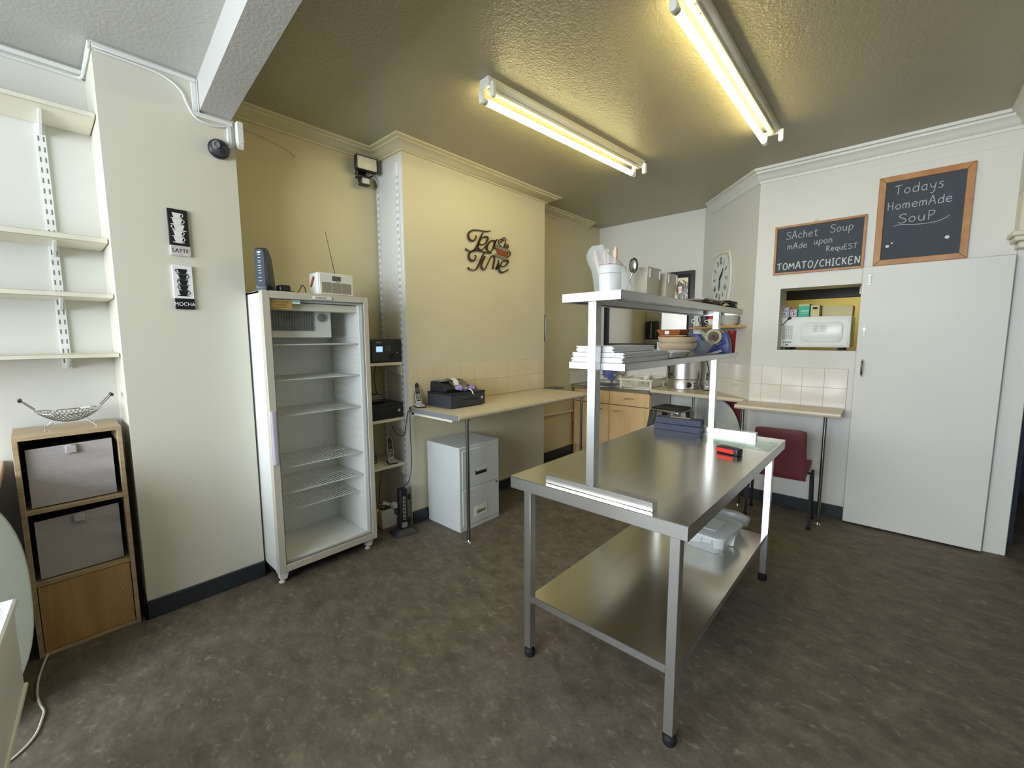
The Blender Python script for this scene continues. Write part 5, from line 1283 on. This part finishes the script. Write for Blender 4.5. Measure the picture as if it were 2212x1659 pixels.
# black paper towel dispenser on the side of the chimney breast, seen in the mirror
t = thing('towel_dispenser', 'black towel dispenser on the chimney breast side, mostly seen in the mirror', 'dispenser', (-2.97, YC1, 1.43), None)
mb = MB().rbox(-3.06, YC1+.001, 1.45, -2.86, YC1+.085, 1.74, .03); build('case', mb, 'black', t, bevel=.012, seg=2)
build('base_tray', MB().box(-3.05, YC1+.001, 1.43, -2.87, YC1+.10, 1.452), 'silverp', t, bevel=.003)
build('trim_line', MB().box(-2.965, YC1+.084, 1.47, -2.955, YC1+.088, 1.72), 'chrome', t)

# narrow ledge, wall pipe
t = thing('wall_ledge', 'narrow grey ledge on the wall just past the chimney breast', 'ledge', (XA3, 3.95, .88), None)
build('ledge', MB().box(XA3+.001, YC1+.03, .885, XA3+.13, 4.20, .905), 'greyd', t, bevel=.002)
solo('wall_pipe', MB().tube([(XA3+.018, YC1+.005, .585), (XA3+.018, 4.50, .562), (XA3+.018, 4.55, .560)], .016, 12), 'trim', 'painted pipe along the wall left of the sink cabinet', 'pipe')
solo('drain_pipe', MB().tube([(XA3+.018, 4.552, .545), (XA3+.018, 4.552, .42)], .016, 10).tube([(XA3+.012, 4.548, .42), (XA3+.012, 4.548, .16)], .007, 8), 'brown', 'thin brown pipe dropping beside the sink cabinet end', 'pipe')

# clock on the diagonal wall
t = thing('wall_clock', 'pale barrel shaped wall clock with Roman numerals on the diagonal wall', 'clock', tuple(ch(.60, 0, 2.08)), None)
CU, CV = .61, 2.085                          # centre along the wall and in height
def ck(a, b, off): return ch(CU-a, off, CV+b)     # a to the viewer's right
hw, ht, hh = .205, .150, .262
def outline(s, n=14):
    L = []
    for i in range(n+1):
        v = -1+2*i/n; L.append((s*(hw-(hw-ht)*v*v), s*hh*v))
    for i in range(1, 6): u = i/6; L.append((s*ht*(1-2*u), s*(hh+.016*(1-(1-2*u)**2))))
    for i in range(n+1):
        v = 1-2*i/n; L.append((-s*(hw-(hw-ht)*v*v), s*hh*v))
    for i in range(1, 6): u = i/6; L.append((-s*ht*(1-2*u), -s*(hh+.016*(1-(1-2*u)**2))))
    return L
M['clockf'] = mat('aged_white_dial', (214, 220, 212), .5, var=.04, scale=8)
mb = MB().prism([ck(a, b, .002) for a, b in outline(1)], CH_N*.024); cb_ = build('case', mb, 'offwhite', t, bevel=.004)
build('dial', MB().prism([ck(a, b, .026) for a, b in outline(.88)], CH_N*.002), 'clockf', t)
mb = MB().tube([ck(a, b, .028) for a, b in outline(.90)], .0022, 6, True); build('dial_line', mb, 'greymetal', t)
nm = ['XII', 'I', 'II', 'III', 'IIII', 'V', 'VI', 'VII', 'VIII', 'IX', 'X', 'XI']
mb = MB()
for i, s in enumerate(nm):
    a = math.radians(90-30*i); rx, rz_2 = .128, .185
    cx_, cz2 = rx*math.cos(a), rz_2*math.sin(a)
    d = Vector((math.cos(a)*rx, math.sin(a)*rz_2, 0)).normalized(); n2 = Vector((d.y, -d.x, 0)); L = .026 if abs(math.cos(a)) > .3 else .036
    wid = {'I': .011, 'V': .020, 'X': .020}; tot = sum(wid[c] for c in s); x = -tot/2
    for c in s:
        w2 = wid[c]; m_ = x+w2/2
        for (u0, v0, u1, v1) in {'I': [(0, -1, 0, 1)], 'V': [(-.4, 1, 0, -1), (.4, 1, 0, -1)], 'X': [(-.4, 1, .4, -1), (.4, 1, -.4, -1)]}[c]:
            p0 = Vector((cx_, cz2, 0))+n2*(m_+u0*w2)+d*(v0*L); p1 = Vector((cx_, cz2, 0))+n2*(m_+u1*w2)+d*(v1*L)
            mb.tube([ck(p0.x, p0.y, .0285), ck(p1.x, p1.y, .0285)], .0026, 4)
        x += w2
build('numerals', mb, 'black2', t)
mb = MB().tube([ck(0, 0, .032), ck(.035, .045, .032), ck(.060, .105, .032)], [.005, .010, .002], 6); build('hour_hand', mb, 'black', t)
mb = MB().tube([ck(.002, .03, .034), ck(-.004, -.07, .034), ck(-.012, -.125, .034)], [.004, .008, .002], 6); build('minute_hand', mb, 'black', t)
build('hub', MB().lathe([(.012, 0), (.012, .008), (.006, .010)], ck(0, 0, .030), 16, (CH_N.x, CH_N.y, 0)), 'black', t)

# small pine shelf of crockery on the diagonal wall
t = thing('crockery_shelf', 'small pine shelf with crockery on the diagonal wall below the clock', 'shelf', tuple(ch(.55, 0, 1.58)), None)
QZ = 1.602
build('board', MB().prism([ch(.10, .002, QZ-.022), ch(1.02, .002, QZ-.022), ch(1.02, .165, QZ-.022), ch(.10, .165, QZ-.022)], (0, 0, .022)), 'shelfwood', t, bevel=.002)
for u in (.30, .72):
    mb = MB().prism([ch(u, .002, QZ-.022), ch(u, .135, QZ-.022), ch(u, .002, QZ-.14)], CH_D*.045); build('bracket', mb, 'greymetal', t, bevel=.002)
BL = ['lowest bowl', 'second bowl up', 'third bowl up', 'fourth bowl up', 'fifth bowl up', 'topmost bowl']
for i in range(6):
    c_ = ch(.255, .085, QZ+.001+i*.0115)
    solo('white_bowl', MB().lathe([(.045, 0), (.05, .003), (.078, .026), (.086, .030), (.083, .031), (.074, .026), (.046, .006)], c_, 32), 'china', BL[i]+' of the white stack at the right end of the pine shelf', 'bowl', 'white bowls stacked on the pine shelf')
c_ = ch(.245, .085, QZ+.093)
solo('white_dish', MB().lathe([(.03, -.005), (.034, 0), (.055, .016), (.052, .017), (.03, .004)], c_, 28), 'china', 'small white dish on top of the bowl stack on the pine shelf', 'dish')
c_ = ch(.80, .085, QZ+.0)
cup('mug', 'tall dark mug with white handle on the pine shelf', c_.x, c_.y, c_.z+.001, .042, .125, 'black2', 'mug', None, math.radians(170))
c_ = ch(.72, .05, QZ); cup('mug', 'red mug behind the dark mug on the pine shelf', c_.x, c_.y, c_.z+.001, .042, .148, 'red', 'mug', None, None)
c_ = ch(.93, .10, QZ); cup('mug', 'white mug at the left end of the pine shelf', c_.x, c_.y, c_.z+.014, .036, .085, 'china', 'mug', None, math.radians(195))
solo('saucer', MB().lathe([(.03, 0), (.034, .002), (.058, .010), (.056, .012), (.03, .004)], ch(.93, .10, QZ+.001), 28), 'china', 'saucer under the white mug at the left end of the pine shelf', 'saucer')
for i in range(2): solo('saucer', MB().lathe([(.034, 0), (.036, .002), (.062, .010), (.060, .012), (.03, .004)], ch(.60, .10, QZ+.001+i*.008), 28), 'china', ['lower', 'upper'][i]+' saucer under the white teacup in the middle of the pine shelf', 'saucer', 'saucers under the teacup')
c_ = ch(.60, .10, QZ+.019); cup('tea_cup', 'white teacup on two saucers in the middle of the pine shelf', c_.x, c_.y, c_.z, .040, .055, 'china', 'cup', None, math.radians(175))
for i, (u, o, h) in enumerate(((.47, .06, .12), (.43, .12, .06))):
    c_ = ch(u, o, QZ+.001); solo('glass_tumbler', MB().lathe([(.026, 0), (.028, .003), (.034, h), (.032, h), (.026, .008)], c_, 24), 'clearg', ['tall clear tumbler on the pine shelf by the bowl stack', 'short clear glass in front of the tall tumbler on the pine shelf'][i], 'glass', 'glasses on the pine shelf')

# ================================================================== RIGHT-HAND WALL
t = thing('wall_counter', 'pale beige counter on steel poles under the serving hatch', 'counter', (-.67, 4.2, 0), None)
mb = MB().prism([(-1.040, 4.052, .875), (-1.040, 4.046, .884), (-1.040, 4.044, .893), (-1.040, 4.048, .906), (-1.040, 4.056, .911), (-1.040, YB-.001, .911), (-1.040, YB-.001, .875)], (.742, 0, 0))
build('worktop', mb, 'worktopg', t)
build('batten', MB().box(-.98, YB-.03, .845, -.32, YB-.001, .875).box(-.325, 4.20, .853, -.30, YB-.001, .875), 'offwhite', t)
for x in (-.975, -.392):
    l_ = build('leg', MB().cyl((x, 4.075, .01), (x, 4.075, .875), .0125, 16), 'polem', t)
    build('foot', MB().lathe([(.024, 0), (.024, .004), (.016, .010), (.013, .02)], (x, 4.075, 0), 16), 'chrome', l_)

t = thing('stacking_chair', 'maroon vinyl stacking chair pushed under the wall counter', 'chair', (-.66, 4.02, 0), math.radians(3))
# local: back towards -y
mb = MB(); rows = []
for i in range(9):
    v = i/8; z = .385+.395*v; row = []
    for j in range(11):
        u = -1+2*j/10; wd = .185-.012*v
        row.append((wd*u, -.155-.030*v+.018*u*u*v, z-.012*abs(u)**6*v))
    rows.append(row)
F_ = [[mb.bm.verts.new(p) for p in r] for r in rows]; K_ = [[mb.bm.verts.new((x, y+.030, z)) for x, y, z in r] for r in rows]
for L, rev in ((F_, 0), (K_, 1)):
    for A, B in zip(L, L[1:]):
        for j in range(10): mb.face([A[j], A[j+1], B[j+1], B[j]])
for A, B in zip(F_, K_):
    pass
for a in (0, 8):
    for j in range(10): mb.face([F_[a][j], F_[a][j+1], K_[a][j+1], K_[a][j]])
for j in (0, 10):
    for i in range(8): mb.face([F_[i][j], F_[i+1][j], K_[i+1][j], K_[i][j]])
build('backrest', mb, 'maroon', t, bevel=.006, seg=2)
mb = MB().hexa([(-.185, -.14, .405), (.185, -.14, .405), (.195, .22, .425), (-.195, .22, .425), (-.185, -.14, .455), (.185, -.14, .455), (.195, .22, .475), (-.195, .22, .475)])
build('seat', mb, 'maroon', t, bevel=.012, seg=2)
for s in (-1, 1):
    build('leg', MB().tube([(s*.222, -.115, .0), (s*.212, -.045, .405)], .0135, 4), 'rubber', t)
    build('leg', MB().tube([(s*.222, .145, .0), (s*.212, .095, .405)], .0135, 4), 'rubber', t)
    build('side_rail', MB().tube([(s*.212, -.06, .408), (s*.212, .11, .412)], .0125, 4), 'rubber', t)
build('cross_rail', MB().tube([(-.212, .03, .408), (.212, .03, .408)], .010, 4), 'rubber', t)
for sx_ in (-1, 1):
    for y in (-.115, .145): build('leg_tip', MB().cyl((sx_*.222, y, 0), (sx_*.2215, y*.99, .02), .016, 10), 'rubber', t)

# chalkboards, written in strokes of chalk
GL = {
 'S': (.6, [[(.55,.86),(.42,1),(.18,.97),(.06,.78),(.2,.6),(.45,.45),(.55,.22),(.38,.02),(.1,.03),(.0,.15)]]),
 'A': (.62, [[(0,0),(.28,1),(.34,1),(.58,0)],[(.1,.38),(.5,.4)]]), 'c': (.5, [[(.46,.55),(.28,.64),(.08,.45),(.08,.2),(.26,.02),(.46,.1)]]),
 'h': (.5, [[(.08,1),(.06,0)],[(.07,.38),(.24,.6),(.4,.5),(.42,0)]]), 'e': (.52, [[(.06,.32),(.46,.38),(.42,.58),(.24,.64),(.07,.42),(.1,.12),(.28,0),(.48,.1)]]),
 't': (.48, [[(.25,.95),(.22,.15),(.33,0),(.46,.08)],[(.02,.64),(.46,.68)]]), 'o': (.52, [[(.28,.62),(.08,.45),(.06,.2),(.24,0),(.44,.16),(.44,.46),(.28,.62)]]),
 'u': (.52, [[(.07,.62),(.07,.2),(.2,.02),(.38,.1),(.45,.62)],[(.45,.62),(.46,.0)]]), 'p': (.52, [[(.1,.62),(.06,-.4)],[(.1,.45),(.3,.66),(.5,.45),(.4,.1),(.1,.06)]]),
 'm': (.7, [[(.05,0),(.06,.62)],[(.06,.42),(.2,.64),(.32,.5),(.32,0)],[(.32,.42),(.48,.64),(.6,.5),(.62,0)]]), 'd': (.54, [[(.46,.5),(.28,.62),(.08,.4),(.1,.1),(.28,0),(.44,.15)],[(.5,1),(.47,0)]]),
 'n': (.5, [[(.06,.62),(.06,0)],[(.06,.42),(.24,.64),(.4,.5),(.42,0)]]), 'R': (.6, [[(.08,0),(.1,1)],[(.1,1),(.4,.98),(.48,.78),(.34,.58),(.1,.5)],[(.24,.52),(.55,0)]]),
 'q': (.52, [[(.44,.5),(.28,.62),(.08,.42),(.1,.12),(.28,.02),(.44,.2)],[(.46,.62),(.46,-.38),(.56,-.28)]]), 'E': (.54, [[(.48,1),(.1,.97),(.08,0),(.48,.04)],[(.1,.52),(.42,.54)]]),
 'T': (.6, [[(.28,1),(.26,0)],[(.0,.94),(.56,1)]]), 'O': (.62, [[(.3,1),(.08,.75),(.05,.3),(.25,0),(.5,.2),(.54,.7),(.36,.98),(.24,.98)]]), 'M': (.72, [[(.03,0),(.1,.95),(.33,.35),(.58,.97),(.66,0)]]),
 'C': (.56, [[(.5,.85),(.34,1),(.1,.75),(.06,.3),(.26,0),(.5,.14)]]), 'H': (.58, [[(.06,1),(.06,0)],[(.48,1),(.48,0)],[(.06,.5),(.48,.54)]]), 'I': (.3, [[(.15,1),(.14,0)],[(.02,1),(.28,1)],[(.02,0),(.28,0)]]),
 'K': (.56, [[(.08,1),(.07,0)],[(.48,1),(.08,.42)],[(.2,.55),(.5,0)]]), 'N': (.6, [[(.06,0),(.08,1)],[(.08,1),(.48,.02)],[(.48,.02),(.52,1)]]), '/': (.5, [[(0,-.25),(.42,1.05)]]),
 'a': (.52, [[(.44,.5),(.28,.62),(.08,.42),(.1,.12),(.28,.02),(.42,.2)],[(.44,.6),(.42,.1),(.5,0)]]), 'y': (.5, [[(.06,.62),(.12,.25),(.26,.18),(.42,.32)],[(.46,.64),(.4,0),(.28,-.4),(.08,-.34)]]),
 's': (.44, [[(.4,.58),(.22,.66),(.1,.5),(.3,.32),(.36,.12),(.18,0),(.04,.08)]]), 'P': (.56, [[(.1,0),(.1,1)],[(.1,1),(.42,.95),(.48,.72),(.34,.5),(.1,.46)]]), ' ': (.45, []),
}
def chalk(mb, text, x, z, size, y, width=None, slant=.0, rise=0.0, r=.0031):
    adv = sum(GL[c][0]+.12 for c in text); k = size if width is None else width/adv
    cx_ = x
    for c in text:
        w_, st_ = GL[c]
        for s in st_:
            pts = [(cx_+(a+slant*b)*k, y, z+b*size+rise*(cx_-x+a*k)) for a, b in s]
            sp_ = spline(pts, 3) if len(pts) > 2 else [Vector(p) for p in pts]
            mb.tube(sp_, r, 5)
        cx_ += (w_+.12)*k
    return mb
def frame(mb, x0, x1, z0, z1, w_, d):
    o = [(x0, z0), (x1, z0), (x1, z1), (x0, z1)]; i = [(x0+w_, z0+w_), (x1-w_, z0+w_), (x1-w_, z1-w_), (x0+w_, z1-w_)]
    for k in range(4):
        a, b, c_, d_ = o[k], o[(k+1) % 4], i[(k+1) % 4], i[k]
        mb.prism([(p[0], YB-.001, p[1]) for p in (a, b, c_, d_)], (0, -d, 0))
    return mb
t = thing('chalkboard', 'smaller framed chalkboard above the hatch reading Sachet Soup made upon request', 'chalkboard', (-.558, YB, 2.022), None, 'soup chalkboards')
x0, x1, z0, z1 = -.864, -.254, 2.022, 2.424
build('frame', frame(MB(), x0, x1, z0, z1, .018, .018), 'pine', t, bevel=.002)
bd = build('board', MB().box(x0+.016, YB-.010, z0+.016, x1-.016, YB-.002, z1-.016), 'slate', t)
build('hanging_loop', MB().tube(arc((-.575, YB-.010, z1-.002), (1, 0, 0), (0, 0, 1), .016, 0, 180, 8), .002, 5), 'silverp', t)
ys = YB-.0105; mb = MB()
for a in (('SAchet', -.780, 2.312, .058, ys, .225), ('Soup', -.480, 2.322, .058, ys, .150), ('mAde', -.768, 2.228, .046, ys, .145), ('upon', -.585, 2.244, .048, ys, .130), ('RequEST', -.500, 2.180, .038, ys, .205)):
    build('chalk_word', chalk(MB(), *a), 'chalkf', bd)
build('chalk_word', chalk(MB(), 'TOMATO/CHICKEN', -.835, 2.062, .054, ys, .565, rise=.0, r=.0042), 'chalk', bd)
t = thing('chalkboard', 'larger pine framed chalkboard above the door reading Todays Homemade Soup', 'chalkboard', (.05, YB, 2.03), None, 'soup chalkboards')
x0, x1, z0, z1 = -.200, .298, 2.026, 2.666
build('frame', frame(MB(), x0, x1, z0, z1, .042, .020), 'pine', t, bevel=.003)
bd = build('board', MB().box(x0+.040, YB-.010, z0+.040, x1-.040, YB-.002, z1-.040), 'slate', t)
for a in (('Todays', -.108, 2.530, .064, ys, .265), ('HomemAde', -.142, 2.425, .056, ys, .345), ('SouP', -.075, 2.322, .062, ys, .205)): build('chalk_word', chalk(MB(), *a), 'chalkf', bd)
mb = MB()
mb.tube(spline([(-.100, ys, 2.305), (-.06, ys, 2.312), (.02, ys, 2.300), (.12, ys, 2.300), (.17, ys, 2.318), (.19, ys, 2.335)], 4), .0026, 5)
build('chalk_underline', mb, 'chalkf', bd)
mb = MB()
for a, b, r in ((-.125, 2.165, .011), (-.10, 2.185, .006), (.190, 2.185, .012)): mb.lathe([(r, 0), (r, .0015)], (a, YB-.0100, b), 10, (0, -1, 0))
build('chalk_smudge', mb, 'chalk', bd)

# ---------------------------------------------------------------- serving hatch and the kitchen behind it
t = thing('microwave_oven', 'white microwave oven seen from behind in the serving hatch', 'microwave', (-.56, 4.62, HZ0), None)
ax0, ax1, az0, az1, ay = -.822, -.310, 1.402, 1.668, 4.500
build('case', MB().box(ax0, ay, az0, ax1, ay+.36, az1), 'whitegl', t, bevel=.010, seg=2)
bp_ = build('rear_panel', MB().box(ax0+.022, ay-.002, az0+.022, ax1-.022, ay+.001, az1-.030), 'white', t)
mb = MB().rbox(-.655, ay-.010, az0+.048, -.362, ay, az1-.052, .040, 6, 'y'); rp = build('raised_panel', mb, 'whitegl', t, bevel=.006, seg=2)
mb = MB()
for i in range(8):
    for (xa, wa) in ((-.565, .040), (-.520, .052)): mb.box(xa, ay-.0106, 1.590-i*.008, xa+wa*(.7+.3*((i*5) % 3)/2), ay-.0098, 1.593-i*.008)
build('rating_label', mb, 'lav', rp)
mb = MB().box(-.795, ay-.0035, 1.47, -.715, ay-.0015, 1.60); vg = build('vent_panel', mb, 'greymetal', t)
mb = MB()
for i in range(9):
    for j in range(6): mb.box(-.790+j*.013, ay-.0045, 1.478+i*.013, -.783+j*.013, ay-.003, 1.484+i*.013)
build('vent_hole', mb, 'greyd', vg)
mb = MB()
for i in range(5): mb.box(-.782+i*.013, ay-.004, 1.440, -.774+i*.013, ay-.0015, 1.452)
mb.box(-.765, ay-.004, 1.418, -.745, ay-.0015, 1.428); build('vent_slot', mb, 'black', t)
for x in (ax0+.05, ax1-.08): build('foot', MB().box(x, ay+.02, HZ0, x+.04, ay+.30, az0+.001), 'rubber', t)
mb = MB().cyl((-.755, ay-.012, 1.650), (-.735, ay+.0, 1.660), .010, 10).tube(spline([(-.752, ay-.010, 1.652), (-.785, ay-.016, 1.61), (-.815, ay-.018, 1.575), (-.824, ay-.02, 1.53)], 5), .0035, 6)
build('power_cable', mb, 'black', t)
def carton(label, x0, x1, y0, y1, z0, z1, m_, deco):
    t = thing('carton', label, 'box', ((x0+x1)/2, (y0+y1)/2, z0), None, 'cartons on the microwave')
    b = build('box', MB().box(x0, y0, z0, x1, y1, z1), m_, t, bevel=.001)
    deco(b, x0, x1, y0, z0, z1)
def bars(b, x0, x1, y0, z0, z1):
    mb = MB().box(x0+.02, y0-.001, z0+.010, x1-.018, y0+.001, z0+.042); build('bar_code_patch', mb, 'white', b)
    mb = MB()
    for i in range(8): mb.box(x0+.024+i*(x1-x0-.046)/8, y0-.0016, z0+.015, x0+.024+i*(x1-x0-.046)/8+.0022, y0-.0008, z0+.038)
    build('bars', mb, 'black2', b)
    build('round_logo', MB().lathe([(.009, 0), (.009, .001)], (x0+.022, y0, z1-.018), 16, (0, -1, 0)), 'red', b)
    build('text_lines', MB().box(x0+.036, y0-.001, z1-.015, x1-.008, y0+.0005, z1-.012).box(x0+.036, y0-.001, z1-.024, x1-.012, y0+.0005, z1-.021), 'white', b)
def lines(b, x0, x1, y0, z0, z1):
    build('text_lines', MB().box(x0+.018, y0-.001, z0+.045, x1-.006, y0+.0005, z0+.051).box(x0+.018, y0-.001, z0+.028, x1-.010, y0+.0005, z0+.031), 'white', b)
    build('pale_lid', MB().box(x0+.002, y0-.0012, z1-.016, x1-.002, y0+.0005, z1-.001), 'card', b)
def slot(b, x0, x1, y0, z0, z1):
    build('hand_slot', MB().rbox(x0+.014, y0-.001, z1-.036, x1-.014, y0+.001, z1-.018, .006, axis='y'), 'rubber', b)
carton('taller grey and white carton at the left on the microwave', -.822, -.752, 4.505, 4.60, 1.6685, 1.755, 'lav', bars)
carton('shorter grey and white carton left of the green one on the microwave', -.748, -.692, 4.51, 4.60, 1.6685, 1.735, 'lav', bars)
carton('green carton with white lettering on the microwave', -.684, -.604, 4.502, 4.64, 1.6685, 1.775, 'green', lines)
carton('cream carton with a hand slot right of the green one on the microwave', -.598, -.535, 4.52, 4.72, 1.6685, 1.765, 'card', slot)
solo('carton', MB().box(-.525, 4.60, 1.6685, -.315, 4.80, 1.755), 'card', 'wide plain cream carton at the right on the microwave', 'box', 'cartons on the microwave', bevel=.002)
t = thing('extractor_hood', 'dark sloping extractor hood in the kitchen behind the hatch', 'extractor hood', (-.55, 6.1, 1.90), None)
mb = MB().hexa([(-1.45, 5.75, 2.03), (.50, 5.75, 2.03), (.50, 6.58, 2.03), (-1.45, 6.58, 2.03), (-1.2, 6.0, 2.55), (.3, 6.0, 2.55), (.3, 6.58, 2.55), (-1.2, 6.58, 2.55)])
build('canopy', mb, 'duct', t)
mb = MB().box(-1.45, 5.73, 1.90, .50, 5.77, 2.04); build('front_lip', mb, 'duct', t, bevel=.004)
mb = MB().box(-.35, 5.722, 1.93, .10, 5.731, 2.02); build('bright_panel', mb, 'steel', t)
build('duct', MB().cyl((-.5, 6.28, 2.5), (-.5, 6.28, CZ), .14, 20), 'polem', t)
build('added_hood_tube', MB().cyl((-.9, 6.1, 1.985), (.3, 6.1, 1.985), .013, 14), 'tube', t)  # unseen tube added behind the lip to brighten the kitchen wall
t = thing('kitchen_rack', 'dark shelf rack against the kitchen side wall behind the hatch', 'rack', (.3, 6.2, 0), None)
for z in (.45, .95, 1.45, 1.70): build('shelf', MB().box(.02, 6.15, z, .55, 6.55, z+.03), 'duct', t)
for x in (.035, .53):
    for y in (6.17, 6.53): build('post', MB().box(x-.012, y-.012, 0, x+.012, y+.012, 1.78), 'black2', t)
t = thing('kitchen_light', 'lit ceiling tube light in the kitchen behind the hatch', 'light', (-.6, 5.35, CZ), None)
build('batten', MB().box(-1.2, 5.00, CZ-.05, .1, 5.06, CZ), 'white', t, bevel=.003)
build('tube', MB().cyl((-1.18, 5.03, CZ-.075), (.08, 5.03, CZ-.075), .014, 14), 'tube', t)
